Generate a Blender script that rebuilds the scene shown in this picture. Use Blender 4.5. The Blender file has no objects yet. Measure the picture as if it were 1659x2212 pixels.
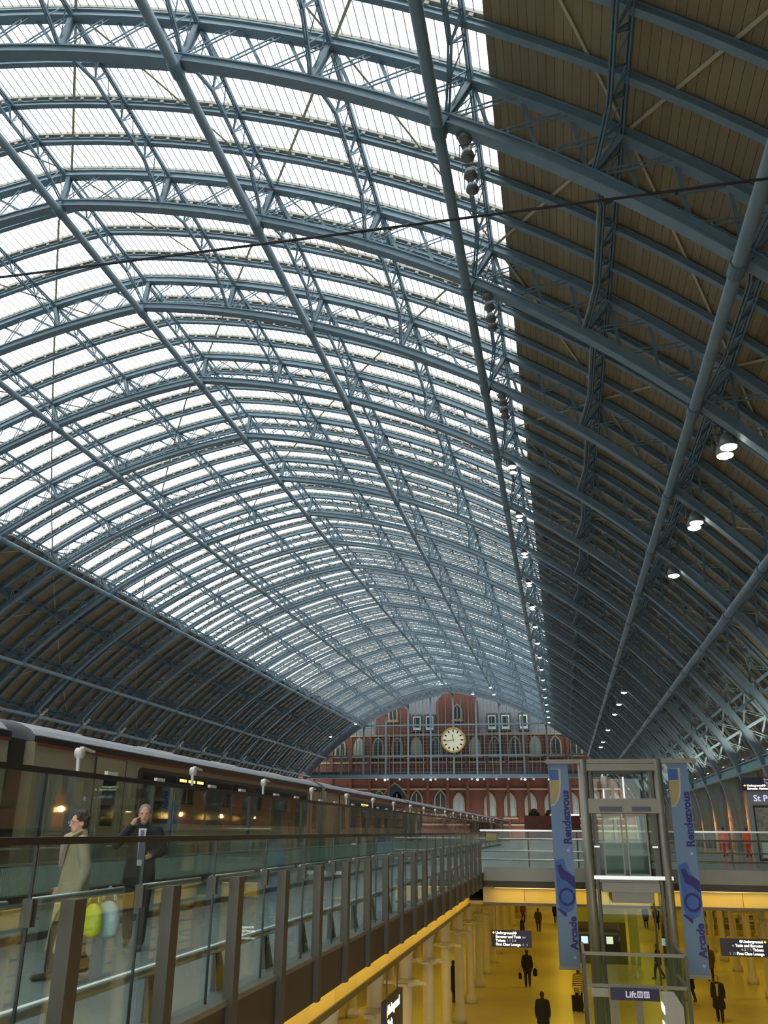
import bpy, math, random
from mathutils import Vector, Matrix, Quaternion
random.seed(7)
PI = math.pi
sc = bpy.context.scene
col = sc.collection

# ------------------------------------------------------------------ camera, sky, exposure
EYE = 1.5
cam_d = bpy.data.cameras.new('camera')
cam = bpy.data.objects.new('camera', cam_d)
col.objects.link(cam)
cam_d.sensor_fit = 'VERTICAL'
cam_d.sensor_height = 36.0
cam_d.lens = 1861.5 / 2212 * 36.0
cam_d.clip_end = 1000
_R = Vector((0.98119928, 0.19286893, 0.00703969))
_U = Vector((0.06036046, -0.34131433, 0.93800914))
_F = Vector((-0.18331557, 0.91994897, 0.34653903))
cam.matrix_world = Matrix(((_R.x, _U.x, -_F.x, 0), (_R.y, _U.y, -_F.y, 0), (_R.z, _U.z, -_F.z, EYE), (0, 0, 0, 1)))
sc.camera = cam

world = bpy.data.worlds.new('overcast_sky')
sc.world = world
world.use_nodes = True
bg = world.node_tree.nodes['Background']
bg.inputs[0].default_value = (0.93, 0.97, 1.0, 1)
bg.inputs[1].default_value = 4.2

sc.view_settings.view_transform = 'Standard'
sc.view_settings.look = 'None'
sc.view_settings.exposure = 0.0
sc.view_settings.gamma = 1.0
sc.view_settings.use_curve_mapping = False
sc.cycles.max_bounces = 6
sc.cycles.diffuse_bounces = 3
sc.cycles.glossy_bounces = 2
sc.cycles.transparent_max_bounces = 20
sc.cycles.use_adaptive_sampling = True
sc.cycles.adaptive_threshold = 0.04
sc.cycles.use_light_tree = False
sc.cycles.caustics_reflective = False
sc.cycles.caustics_refractive = False
sc.cycles.sample_clamp_indirect = 6.0

YELLOW = (1.0, 0.68, 0.04)

# ------------------------------------------------------------------ materials
MATS = {}
def mat(name, color, rough=0.6, metal=0.0, var=0.12, scale=3.0, spec=0.5, bump=0.0, rnd=0.0):
    m = bpy.data.materials.new(name); m.use_nodes = True
    nt = m.node_tree; b = nt.nodes['Principled BSDF']
    b.inputs['Roughness'].default_value = rough
    b.inputs['Metallic'].default_value = metal
    b.inputs['Specular IOR Level'].default_value = spec
    c = (*color, 1)
    if var > 0:
        tc = nt.nodes.new('ShaderNodeTexCoord')
        n = nt.nodes.new('ShaderNodeTexNoise'); n.inputs['Scale'].default_value = scale; n.inputs['Detail'].default_value = 4
        nt.links.new(tc.outputs['Object'], n.inputs['Vector'])
        mx = nt.nodes.new('ShaderNodeMix'); mx.data_type = 'RGBA'
        lo = tuple(max(0, x * (1 - var)) for x in color); hi = tuple(min(1, x * (1 + var)) for x in color)
        mx.inputs['A'].default_value = (*lo, 1); mx.inputs['B'].default_value = (*hi, 1)
        nt.links.new(n.outputs['Fac'], mx.inputs['Factor'])
        out = mx.outputs['Result']
        if rnd > 0:
            oi = nt.nodes.new('ShaderNodeObjectInfo')
            mr = nt.nodes.new('ShaderNodeMapRange'); mr.inputs['To Min'].default_value = 1 - rnd; mr.inputs['To Max'].default_value = 1 + rnd
            nt.links.new(oi.outputs['Random'], mr.inputs['Value'])
            hs = nt.nodes.new('ShaderNodeHueSaturation')
            nt.links.new(mr.outputs['Result'], hs.inputs['Value']); nt.links.new(out, hs.inputs['Color'])
            out = hs.outputs['Color']
        nt.links.new(out, b.inputs['Base Color'])
        if bump > 0:
            bp = nt.nodes.new('ShaderNodeBump'); bp.inputs['Strength'].default_value = bump; bp.inputs['Distance'].default_value = 0.02
            nt.links.new(n.outputs['Fac'], bp.inputs['Height']); nt.links.new(bp.outputs['Normal'], b.inputs['Normal'])
    else:
        b.inputs['Base Color'].default_value = c
    MATS[name] = m
    return m
def glass(name, tint, fac=0.06, rough=0.02):
    m = bpy.data.materials.new(name); m.use_nodes = True
    nt = m.node_tree; nt.nodes.clear()
    o = nt.nodes.new('ShaderNodeOutputMaterial'); t = nt.nodes.new('ShaderNodeBsdfTransparent'); g = nt.nodes.new('ShaderNodeBsdfGlossy')
    mx = nt.nodes.new('ShaderNodeMixShader'); lw = nt.nodes.new('ShaderNodeFresnel'); lw.inputs['IOR'].default_value = 1.28
    ml = nt.nodes.new('ShaderNodeMath'); ml.operation = 'MULTIPLY_ADD'; ml.inputs[1].default_value = 0.35; ml.inputs[2].default_value = fac - 0.03
    ml.use_clamp = True
    t.inputs[0].default_value = (*tint, 1); g.inputs['Roughness'].default_value = rough; g.inputs[0].default_value = (1, 1, 1, 1)
    nt.links.new(lw.outputs[0], ml.inputs[0]); nt.links.new(ml.outputs[0], mx.inputs[0])
    nt.links.new(t.outputs[0], mx.inputs[1]); nt.links.new(g.outputs[0], mx.inputs[2]); nt.links.new(mx.outputs[0], o.inputs[0])
    MATS[name] = m
    return m
def frosted(name, color, alpha, stripes=False):
    m = bpy.data.materials.new(name); m.use_nodes = True
    nt = m.node_tree; nt.nodes.clear()
    o = nt.nodes.new('ShaderNodeOutputMaterial'); t = nt.nodes.new('ShaderNodeBsdfTransparent'); d = nt.nodes.new('ShaderNodeBsdfDiffuse')
    d.inputs[0].default_value = (*color, 1); mx = nt.nodes.new('ShaderNodeMixShader'); mx.inputs[0].default_value = alpha
    if stripes:
        tc = nt.nodes.new('ShaderNodeTexCoord'); w = nt.nodes.new('ShaderNodeTexWave'); w.bands_direction = 'Y'; w.inputs['Scale'].default_value = 8.0
        cr = nt.nodes.new('ShaderNodeMapRange'); cr.inputs['From Min'].default_value = 0.4; cr.inputs['From Max'].default_value = 0.6
        cr.inputs['To Min'].default_value = alpha * 0.15; cr.inputs['To Max'].default_value = alpha
        nt.links.new(tc.outputs['Object'], w.inputs['Vector']); nt.links.new(w.outputs['Fac'], cr.inputs['Value']); nt.links.new(cr.outputs['Result'], mx.inputs[0])
    nt.links.new(t.outputs[0], mx.inputs[1]); nt.links.new(d.outputs[0], mx.inputs[2]); nt.links.new(mx.outputs[0], o.inputs[0])
    MATS[name] = m
    return m
def emit(name, color, strength):
    m = bpy.data.materials.new(name); m.use_nodes = True
    nt = m.node_tree; nt.nodes.clear()
    o = nt.nodes.new('ShaderNodeOutputMaterial'); e = nt.nodes.new('ShaderNodeEmission')
    e.inputs[0].default_value = (*color, 1); e.inputs[1].default_value = strength
    nt.links.new(e.outputs[0], o.inputs[0]); MATS[name] = m
    m.cycles.emission_sampling = 'NONE'
    return m
def brick_mat(name, c1, c2, mortar, scale):
    m = bpy.data.materials.new(name); m.use_nodes = True
    nt = m.node_tree; b = nt.nodes['Principled BSDF']; b.inputs['Roughness'].default_value = 0.85
    tc = nt.nodes.new('ShaderNodeTexCoord'); mp = nt.nodes.new('ShaderNodeMapping')
    cx = nt.nodes.new('ShaderNodeSeparateXYZ'); cb = nt.nodes.new('ShaderNodeCombineXYZ'); ad = nt.nodes.new('ShaderNodeMath')
    nt.links.new(tc.outputs['Object'], cx.inputs[0]); nt.links.new(cx.outputs[0], ad.inputs[0]); nt.links.new(cx.outputs[1], ad.inputs[1])
    nt.links.new(ad.outputs[0], cb.inputs[0]); nt.links.new(cx.outputs[2], cb.inputs[1])
    br = nt.nodes.new('ShaderNodeTexBrick'); br.inputs['Scale'].default_value = scale
    br.inputs['Color1'].default_value = (*c1, 1); br.inputs['Color2'].default_value = (*c2, 1); br.inputs['Mortar'].default_value = (*mortar, 1)
    br.inputs['Mortar Size'].default_value = 0.012
    nt.links.new(cb.outputs[0], br.inputs['Vector']); nt.links.new(br.outputs['Color'], b.inputs['Base Color'])
    MATS[name] = m
    return m

mat('blue_paint', (0.195, 0.275, 0.31), 0.45, 0.0, 0.18, 1.5, 0.5)
mat('blue_dark', (0.12, 0.195, 0.235), 0.5, 0.0, 0.2, 1.5)
mat('blue_grey', (0.20, 0.33, 0.36), 0.5, 0.0, 0.15, 1.2)
mat('cream_gutter', (0.42, 0.40, 0.33), 0.7, 0.0, 0.15, 2.0)
mat('strap', (0.52, 0.46, 0.30), 0.7, 0.0, 0.15, 2.0)
mat('board', (0.29, 0.225, 0.12), 0.75, 0.0, 0.18, 0.7, rnd=0.10)
mat('bar_grey', (0.22, 0.22, 0.23), 0.6, 0.0, 0.0)
mat('cable_dark', (0.03, 0.03, 0.035), 0.6, 0.0, 0.0)
mat('conduit', (0.30, 0.32, 0.30), 0.5, 0.0, 0.1)
mat('lamp_metal', (0.20, 0.21, 0.20), 0.45, 0.4, 0.1)
emit('lamp_lit', (1.0, 0.98, 0.9), 14.0)
mat('lamp_off', (0.16, 0.16, 0.15), 0.2, 0.0, 0.0)
glass('roof_glass', (0.97, 0.985, 1.0), 0.035)
glass('screen_glass', (0.90, 0.955, 0.93), 0.035)
glass('rail_glass', (0.88, 0.945, 0.91), 0.035)
glass('lift_glass', (0.85, 0.92, 0.85), 0.04)
glass('gable_glass', (0.86, 0.88, 0.87), 0.03)
frosted('frosted_band', (0.46, 0.60, 0.53), 0.75)
frosted('striped_band', (0.55, 0.66, 0.58), 0.85, True)
mat('dark_rail', (0.035, 0.030, 0.025), 0.4, 0.3, 0.1)
mat('dark_steel', (0.095, 0.085, 0.065), 0.45, 0.5, 0.15)
mat('brown_fascia', (0.075, 0.055, 0.035), 0.5, 0.3, 0.15)
mat('steel', (0.50, 0.50, 0.47), 0.28, 0.9, 0.08)
mat('steel_matt', (0.21, 0.20, 0.155), 0.45, 0.4, 0.1)
mat('terrazzo', (0.26, 0.285, 0.28), 0.22, 0.0, 0.18, 6.0)
mat('arcade_floor', (0.62, 0.55, 0.42), 0.35, 0.0, 0.12, 0.6)
mat('cream_panel', (0.60, 0.48, 0.24), 0.5, 0.0, 0.08, 1.5, rnd=0.06)
mat('plaster', (0.55, 0.48, 0.34), 0.8, 0.0, 0.12)
mat('pale_panel', (0.33, 0.32, 0.27), 0.5, 0.0, 0.08)
mat('column_paint', (0.66, 0.60, 0.45), 0.5, 0.0, 0.12, 2.0)
mat('train_beige', (0.33, 0.28, 0.17), 0.35, 0.1, 0.08, 1.0)
mat('train_roof', (0.17, 0.175, 0.185), 0.38, 0.3, 0.35, 5.0)
mat('train_black', (0.012, 0.012, 0.012), 0.35, 0.0, 0.0)
mat('train_red', (0.22, 0.05, 0.035), 0.5, 0.0, 0.0)
mat('train_window', (0.008, 0.011, 0.011), 0.06, 0.0, 0.0)
emit('train_light', (1.0, 0.55, 0.12), 3.0)
mat('white_paint', (0.72, 0.70, 0.62), 0.5, 0.0, 0.06)
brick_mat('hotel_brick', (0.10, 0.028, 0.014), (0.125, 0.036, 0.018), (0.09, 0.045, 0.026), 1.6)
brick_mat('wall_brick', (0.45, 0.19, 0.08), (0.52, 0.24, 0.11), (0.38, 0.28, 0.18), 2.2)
mat('stone', (0.27, 0.20, 0.11), 0.8, 0.0, 0.15)
mat('slate', (0.16, 0.17, 0.19), 0.6, 0.0, 0.25, 2.0)
mat('hotel_slate', (0.055, 0.06, 0.068), 0.6, 0.0, 0.25, 2.0)
mat('dark_glass', (0.03, 0.04, 0.045), 0.08, 0.0, 0.0)
mat('grey_glass', (0.20, 0.25, 0.24), 0.12, 0.0, 0.2)
mat('clock_face', (0.86, 0.82, 0.62), 0.5, 0.0, 0.03)
mat('gilt', (0.62, 0.42, 0.08), 0.35, 0.6, 0.1)
mat('clock_black', (0.02, 0.02, 0.02), 0.5, 0.0, 0.0)
mat('navy', (0.012, 0.012, 0.06), 0.35, 0.0, 0.0)
emit('sign_text', (1.0, 0.97, 0.75), 2.2)
emit('sign_text_dim', (0.75, 0.72, 0.8), 0.7)
emit('heading_lit', (0.62, 0.6, 1.0), 1.0)
emit('sign_arrow', (1.0, 0.8, 0.05), 1.8)
mat('banner_blue', (0.15, 0.235, 0.37), 0.7, 0.0, 0.10, 0.8)
mat('banner_navy', (0.03, 0.03, 0.16), 0.7, 0.0, 0.0)
mat('banner_mid', (0.055, 0.13, 0.36), 0.7, 0.0, 0.25, 2.5)
mat('banner_light', (0.35, 0.50, 0.62), 0.7, 0.0, 0.1)
mat('banner_gold', (0.38, 0.31, 0.12), 0.7, 0.0, 0.15)
mat('banner_rim', (0.42, 0.42, 0.32), 0.7, 0.0, 0.1)
mat('kiosk_green', (0.55, 0.62, 0.08), 0.5, 0.0, 0.08)
mat('kiosk_brown', (0.16, 0.12, 0.06), 0.5, 0.0, 0.1)
emit('screen_blue', (0.55, 0.8, 1.0), 1.2)
emit('screen_white', (1.0, 1.0, 0.8), 1.0)
emit('shop_lit', (1.0, 0.60, 0.15), 0.35)
emit('lamp_warm', (1.0, 0.62, 0.15), 4.0)
emit('lamp_green', (0.3, 1.0, 0.6), 2.0)
mat('skin', (0.55, 0.30, 0.20), 0.6, 0.0, 0.08, 8.0)
mat('hair_brown', (0.045, 0.03, 0.022), 0.8, 0.0, 0.4, 40.0, bump=0.6)
mat('hair_grey', (0.22, 0.19, 0.16), 0.8, 0.0, 0.4, 40.0, bump=0.5)
mat('coat_beige', (0.38, 0.32, 0.19), 0.85, 0.0, 0.15, 6.0)
mat('coat_black', (0.014, 0.014, 0.015), 0.85, 0.0, 0.2, 6.0)
mat('coat_brown', (0.09, 0.06, 0.025), 0.85, 0.0, 0.2, 6.0)
mat('trousers_dark', (0.02, 0.019, 0.018), 0.85, 0.0, 0.2, 6.0)
mat('shoe_brown', (0.05, 0.024, 0.012), 0.45, 0.0, 0.2, 6.0)
mat('shirt_pale', (0.55, 0.55, 0.52), 0.8, 0.0, 0.05)
mat('orange_suit', (0.85, 0.09, 0.02), 0.7, 0.0, 0.1, 6.0)
mat('bag_lime', (0.50, 0.58, 0.02), 0.45, 0.0, 0.1, 6.0)
mat('bag_blue', (0.30, 0.46, 0.50), 0.4, 0.0, 0.15, 6.0)
mat('scarf', (0.40, 0.32, 0.26), 0.9, 0.0, 0.1)
mat('poster_mix', (0.30, 0.28, 0.20), 0.5, 0.0, 0.9, 6.0)
m = mat('stripe_top', (0.5, 0.4, 0.05), 0.8, 0.0, 0.0)
_nt = m.node_tree; _w = _nt.nodes.new('ShaderNodeTexWave'); _w.bands_direction = 'Z'; _w.inputs['Scale'].default_value = 4.0
_tc = _nt.nodes.new('ShaderNodeTexCoord'); _r = _nt.nodes.new('ShaderNodeValToRGB')
_r.color_ramp.elements[0].position = 0.5; _r.color_ramp.elements[0].color = (0.03, 0.02, 0.01, 1); _r.color_ramp.elements[1].position = 0.55; _r.color_ramp.elements[1].color = (0.75, 0.6, 0.1, 1)
_nt.links.new(_tc.outputs['Object'], _w.inputs['Vector']); _nt.links.new(_w.outputs['Fac'], _r.inputs['Fac']); _nt.links.new(_r.outputs['Color'], _nt.nodes['Principled BSDF'].inputs['Base Color'])

# ------------------------------------------------------------------ mesh helpers
class MB:
    def __init__(s): s.v = []; s.f = []
    def add(s, vs, fs):
        o = len(s.v); s.v += [tuple(p) for p in vs]; s.f += [tuple(i + o for i in f) for f in fs]; return s
    def box(s, x0, x1, y0, y1, z0, z1):
        return s.add([(x0, y0, z0), (x1, y0, z0), (x1, y1, z0), (x0, y1, z0), (x0, y0, z1), (x1, y0, z1), (x1, y1, z1), (x0, y1, z1)],
                     [(3, 2, 1, 0), (4, 5, 6, 7), (0, 1, 5, 4), (1, 2, 6, 5), (2, 3, 7, 6), (3, 0, 4, 7)])
    def bar(s, a, b, w, h, up=(0, 0, 1)):
        a = Vector(a); b = Vector(b); d = (b - a).normalized(); u = Vector(up); sd = d.cross(u)
        if sd.length < 1e-5: sd = d.cross(Vector((1, 0, 0)))
        sd.normalize(); u = sd.cross(d); sd *= w / 2; u = u * (h / 2)
        vs = [a - sd - u, a + sd - u, a + sd + u, a - sd + u, b - sd - u, b + sd - u, b + sd + u, b - sd + u]
        return s.add(vs, [(0, 1, 2, 3), (7, 6, 5, 4), (0, 4, 5, 1), (1, 5, 6, 2), (2, 6, 7, 3), (3, 7, 4, 0)])
    def tube(s, pts, r, n=8, rs=None, cap=True):
        pts = [Vector(p) for p in pts]; k = len(pts); o = len(s.v)
        d0 = (pts[1] - pts[0]).normalized(); u = d0.orthogonal().normalized()
        for i, p in enumerate(pts):
            d = (pts[min(i + 1, k - 1)] - pts[max(i - 1, 0)]).normalized()
            u = (u - d * u.dot(d)).normalized(); w = d.cross(u); rr = rs[i] if rs else r
            for j in range(n):
                a = 2 * PI * j / n; s.v.append(tuple(p + (u * math.cos(a) + w * math.sin(a)) * rr))
        for i in range(k - 1):
            for j in range(n):
                a = o + i * n + j; b = o + i * n + (j + 1) % n; s.f.append((a, b, b + n, a + n))
        if cap:
            s.f.append(tuple(o + j for j in reversed(range(n)))); s.f.append(tuple(o + (k - 1) * n + j for j in range(n)))
        return s
    def lathe(s, prof, n=12, c=(0, 0, 0)):
        o = len(s.v); k = len(prof)
        for r, z in prof:
            for j in range(n):
                a = 2 * PI * j / n; s.v.append((c[0] + r * math.cos(a), c[1] + r * math.sin(a), c[2] + z))
        for i in range(k - 1):
            for j in range(n):
                a = o + i * n + j; b = o + i * n + (j + 1) % n; s.f.append((a, b, b + n, a + n))
        s.f.append(tuple(o + j for j in reversed(range(n)))); s.f.append(tuple(o + (k - 1) * n + j for j in range(n)))
        return s
    def sweep(s, pts, prof, y=0.0):
        """pts (x,z) polyline in the plane Y=y; prof list of (dy, dn)"""
        k = len(pts); m = len(prof); o = len(s.v)
        for i, (x, z) in enumerate(pts):
            ax, az = pts[max(i - 1, 0)]; bx, bz = pts[min(i + 1, k - 1)]
            tx, tz = bx - ax, bz - az; l = math.hypot(tx, tz); nx, nz = -tz / l, tx / l
            for dy, dn in prof: s.v.append((x + nx * dn, y + dy, z + nz * dn))
        for i in range(k - 1):
            for j in range(m):
                a = o + i * m + j; b = o + i * m + (j + 1) % m; s.f.append((a, a + m, b + m, b))
        s.f.append(tuple(o + j for j in range(m))); s.f.append(tuple(o + (k - 1) * m + j for j in reversed(range(m))))
        return s
    def extrude(s, poly, axis, a, b):
        """poly of 2D points; axis 'X': (y,z) poly, 'Y': (x,z) poly, 'Z': (x,y) poly"""
        def p(q, t):
            return {'X': (t, q[0], q[1]), 'Y': (q[0], t, q[1]), 'Z': (q[0], q[1], t)}[axis]
        n = len(poly)
        return s.add([p(q, a) for q in poly] + [p(q, b) for q in poly],
                     [tuple(range(n)), tuple(reversed(range(n, 2 * n)))] + [(i, n + i, n + (i + 1) % n, (i + 1) % n) for i in range(n)])
    def mesh(s, name):
        me = bpy.data.meshes.new(name); me.from_pydata(s.v, [], s.f); me.validate(); me.update(); return me
    def build(s, name, m, parent=None, smooth=False, fix=True):
        me = s.mesh(name)
        if fix: recalc(me)
        return link(name, me, m, parent, smooth)
import bmesh
def recalc(me):
    bm = bmesh.new(); bm.from_mesh(me); bmesh.ops.recalc_face_normals(bm, faces=bm.faces); bm.to_mesh(me); bm.free()
def link(name, me, m, parent=None, smooth=False):
    if isinstance(m, str): m = MATS[m]
    if not me.materials: me.materials.append(m)
    o = bpy.data.objects.new(name, me); col.objects.link(o)
    if smooth and len(me.polygons): me.polygons.foreach_set('use_smooth', [True] * len(me.polygons))
    if parent: o.parent = parent
    return o
def tag(o, label=None, cat=None, group=None, kind=None):
    if label: o['label'] = label
    if cat: o['category'] = cat
    if group: o['group'] = group
    if kind: o['kind'] = kind
    return o
def thing(name, label, cat, loc=(0, 0, 0), rz=0, group=None, kind=None):
    o = bpy.data.objects.new(name, None); col.objects.link(o); o.location = loc; o.rotation_euler = (0, 0, rz); o.empty_display_size = 0.2
    return tag(o, label, cat, group, kind)
def dup(o, parent=None):
    c = o.copy(); col.objects.link(c); c.parent = parent
    for ch in list(o.children): dup(ch, c)
    return c
_tmp = bpy.data.scenes.new('workbench')
def bake(o):
    _tmp.collection.objects.link(o)
    with bpy.context.temp_override(scene=_tmp, view_layer=_tmp.view_layers[0]): dg = bpy.context.evaluated_depsgraph_get()
    me = bpy.data.meshes.new_from_object(o.evaluated_get(dg)); bpy.data.objects.remove(o)
    return me
def text_mesh(name, s, size, m, parent, M, bold=0.0, ext=0.004, align='LEFT'):
    cu = bpy.data.curves.new(name, 'FONT'); cu.body = s; cu.size = size; cu.offset = bold * size; cu.extrude = ext; cu.align_x = align; cu.resolution_u = 3
    t = bpy.data.objects.new('tmp_text', cu)
    me = bake(t); bpy.data.curves.remove(cu)
    me.transform(M); me.name = name
    me.materials.clear()
    return link(name, me, m, parent)
def mat_axes(x, y, o):
    x = Vector(x); y = Vector(y); z = x.cross(y)
    return Matrix(((x.x, y.x, z.x, o[0]), (x.y, y.y, z.y, o[1]), (x.z, y.z, z.z, o[2]), (0, 0, 0, 1)))
ORD = ['first', 'second', 'third', 'fourth', 'fifth', 'sixth', 'seventh', 'eighth', 'ninth', 'tenth', 'eleventh', 'twelfth', 'thirteenth', 'fourteenth',
       'fifteenth', 'sixteenth', 'seventeenth', 'eighteenth', 'nineteenth', 'twentieth', 'twenty-first', 'twenty-second', 'twenty-third', 'twenty-fourth', 'twenty-fifth', 'twenty-sixth', 'twenty-seventh', 'twenty-eighth', 'twenty-ninth', 'thirtieth']

# ------------------------------------------------------------------ roof geometry
AX = -22.5                       # axis of the shed
CX, CZ = -6.41, -19.91           # centre of the crown arc of the right half (s from the axis, z)
R0 = 50.62                       # lower chord of the ribs
DEP = 1.80                       # depth of a rib
RH = 14.0                        # haunch radius
A_H = math.radians(36.0)
HC = (CX + (R0 - RH) * math.cos(A_H), CZ + (R0 - RH) * math.sin(A_H))
S_OUT = 37.95
Y0, BAY = 21.9, 8.94
JMIN, JMAX = -3, 19
def ribY(j): return Y0 + BAY * j
def a_top(R): return math.acos(-CX / R)
def on_arc(R, a): return (CX + R * math.cos(a), CZ + R * math.sin(a))
def inner(a, d=0.0):
    if a >= A_H: return on_arc(R0 + d, a)
    return (HC[0] + (RH + d) * math.cos(a), HC[1] + (RH + d) * math.sin(a))
def outer(a):
    s, z = inner(a); c, sn = math.cos(a), math.sin(a); t = DEP
    if s + t * c > S_OUT: t = (S_OUT - s) / max(c, 1e-6)
    return (s + t * c, z + t * sn)
def node(k): return math.radians(82.67 - 6.05 * abs(k))
def full(half):                  # mirror a half polyline foot->apex into a whole one
    L = [(AX - s, z) for s, z in half]; Rr = [(AX + s, z) for s, z in reversed(half)]
    if abs(half[-1][0]) < 1e-4: Rr = Rr[1:]
    return L + Rr
def arcpts(R, a0, a1, n): return [on_arc(R, a0 + (a1 - a0) * i / n) for i in range(n + 1)]
half_in = [(HC[0] + RH, 0.0)] + [inner(A_H * i / 5) for i in range(5)] + arcpts(R0, A_H, a_top(R0), 26)
RU = R0 + DEP
a_u0 = math.acos((S_OUT - CX) / RU)
half_out = [(S_OUT, 0.0), (S_OUT, 4.0)] + arcpts(RU, a_u0, a_top(RU), 28)
I_LOW = [(-.24, -.20), (.24, -.20), (.24, -.13), (.15, -.13), (.15, .12), (.22, .12), (.22, .19), (-.22, .19), (-.22, .12), (-.15, .12), (-.15, -.13), (-.24, -.13)]
I_UP = [(-.22, -.17), (.22, -.17), (.22, -.11), (.13, -.11), (.13, .12), (.22, .12), (.22, .18), (-.22, .18), (-.22, .12), (-.13, .12), (-.13, -.11), (-.22, -.11)]
I_MID = [(-.13, -.12), (.13, -.12), (.13, -.07), (.06, -.07), (.06, .08), (.13, .08), (.13, .12), (-.13, .12), (-.13, .08), (-.06, .08), (-.06, -.07), (-.13, -.07)]

panel_a = [math.radians(82.67 - 2.01667 * i) for i in range(24)] + [math.radians(29.0), math.radians(21.7)]
def P3(p, sgn, y=0.0): return (AX + sgn * p[0], y, p[1])
low_me = MB().sweep(full(half_in), I_LOW).mesh('lower_chord'); recalc(low_me)
up_me = MB().sweep(full(half_out), I_UP).mesh('upper_chord'); recalc(up_me)
strut_me, flat_me, pair_me = [], [], []
for sg in (-1, 1):
    for i, a in enumerate(panel_a):
        big = (i % 3 == 0)
        if i == 0 and sg == -1: continue
        if big or i >= 23:
            m_ = MB(); n = Vector((sg * math.cos(a), 0, math.sin(a)))
            for yy in (-.13, .13): m_.bar(P3(inner(a), sg, yy), P3(outer(a), sg, yy), .20, .05, (0, 1, 0))
            m_.bar(P3(inner(a), sg), P3(outer(a), sg), .05, .26, (0, 1, 0))
            me = m_.mesh('strut'); recalc(me); strut_me.append(me)
    for i in range(len(panel_a) - 1):
        a, b = panel_a[i], panel_a[i + 1]
        f0, f1 = (outer(a), inner(b)) if sg == 1 else (inner(a), outer(b))
        g0, g1 = (inner(a), outer(b)) if sg == 1 else (outer(a), inner(b))
        m_ = MB().bar(P3(f0, sg, .1), P3(f1, sg, .1), .13, .03, (0, 1, 0)); flat_me.append(m_.mesh('flat_brace'))
        m_ = MB()
        p, q_ = Vector(P3(g0, sg, -.1)), Vector(P3(g1, sg, -.1)); d = (q_ - p).normalized(); sd = Vector((-d.z, 0, d.x)) * .085
        m_.bar(p + sd, q_ + sd, .04, .05, (0, 1, 0)); m_.bar(p - sd, q_ - sd, .04, .05, (0, 1, 0))
        for t in (.2, .5, .8): m_.bar(p + (q_ - p) * t - sd * 1.2, p + (q_ - p) * t + sd * 1.2, .06, .03, (0, 1, 0))
        pair_me.append(m_.mesh('twin_brace'))
plate_me = []
for sg in (-1, 1):
    aa = [math.radians(21.7) * i / 4 for i in range(4, -1, -1)]
    ins = [inner(a) for a in aa] + [(HC[0] + RH, 0.0)]
    poly = ins + [(S_OUT, 0.0), (S_OUT, ins[0][1] + .25)]
    plate_me.append(MB().extrude([(AX + sg * s, z) for s, z in poly], 'Y', -.05, .05).mesh('web_plate')); recalc(plate_me[-1])
def join_me(list_me, name):
    m_ = MB()
    for me in list_me: m_.add([v.co[:] for v in me.vertices], [tuple(p.vertices) for p in me.polygons])
    me = m_.mesh(name); recalc(me); return me
lat_me = join_me(flat_me + pair_me, 'lattice')
for j in range(JMIN, JMAX + 1):
    if j < 0: lab = 'blue iron lattice roof rib overhead, %s before the topmost one' % ORD[-j - 1]
    elif j == JMAX: lab = 'blue iron lattice arch rib framing the clock screen at the far end'
    else: lab = 'blue iron lattice main roof rib, %s from the top of the picture' % ORD[j]
    t = thing('roof_rib', lab, 'roof rib', (0, ribY(j), 0), 0, 'main lattice ribs of the train shed roof')
    link('lower_chord', low_me, 'blue_paint', t); link('upper_chord', up_me, 'blue_paint', t)
    for me in plate_me: link('web_plate', me, 'blue_grey', t)
    for me in strut_me: link('strut', me, 'blue_paint', t)
    if 0 <= j <= 8:
        for me in flat_me: link('flat_brace', me, 'blue_paint', t)
        for me in pair_me: link('twin_brace', me, 'blue_paint', t)
    else: tag(link('lattice', lat_me, 'blue_paint', t), kind='stuff')

# intermediate ribs
half_mid = arcpts(RU + .02, math.acos((S_OUT + .3 - CX) / RU), a_top(RU), 28)
mid_me = MB().sweep(full(half_mid), I_MID).mesh('intermediate_rib'); recalc(mid_me)
for j in range(JMIN, JMAX):
    for i in (1, 2, 3):
        o = link('intermediate_rib', mid_me, 'blue_paint'); o.location.y = ribY(j) + BAY * i / 4
        w = ('beyond the %s main rib from the top' % ORD[j]) if j >= 0 else ('%s bay before the topmost main rib' % ORD[-j - 1])
        tag(o, 'slender blue roof beam, %s of three, %s' % (ORD[i - 1], w), 'roof beam', 'slender beams between the main ribs')

# trussed purlins: local frame x tangential, z radial (0 at the lower chord), y along the shed from one rib to the next
def pur_low(t):                  # lower chord height above R0 along a bay
    e = min(t, 1 - t)
    return .12 + (DEP - 1.05) * min(1, (e / .25)) ** .8
pc_top = MB().bar((-.06, 0, DEP - .08), (-.06, BAY, DEP - .08), .06, .12).bar((.06, 0, DEP - .08), (.06, BAY, DEP - .08), .06, .12)
pc_low = MB(); N = 16
for xx in (-.055, .055):
    pts = [(xx, BAY * i / N, pur_low(i / N)) for i in range(N + 1)]
    for i in range(N): pc_low.bar(pts[i], pts[i + 1], .05, .09)
pc_lat = MB()
for i in range(N):
    y0, y1 = BAY * i / N, BAY * (i + 1) / N
    if i % 2 == 0: pc_lat.bar((0, y0, pur_low(i / N)), (0, y1, DEP - .1), .035, .035)
    else: pc_lat.bar((0, y0, DEP - .1), (0, y1, pur_low((i + 1) / N)), .035, .035)
    if i % 4 == 0 and i: 
        pc_lat.bar((0, y0, pur_low(i / N)), (0, y0 - .35, DEP - .1), .07, .07); pc_lat.bar((0, y0, pur_low(i / N)), (0, y0 + .35, DEP - .1), .07, .07)
for b_ in (pc_top, pc_low, pc_lat): b_.me = b_.mesh('m'); recalc(b_.me)
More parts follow.
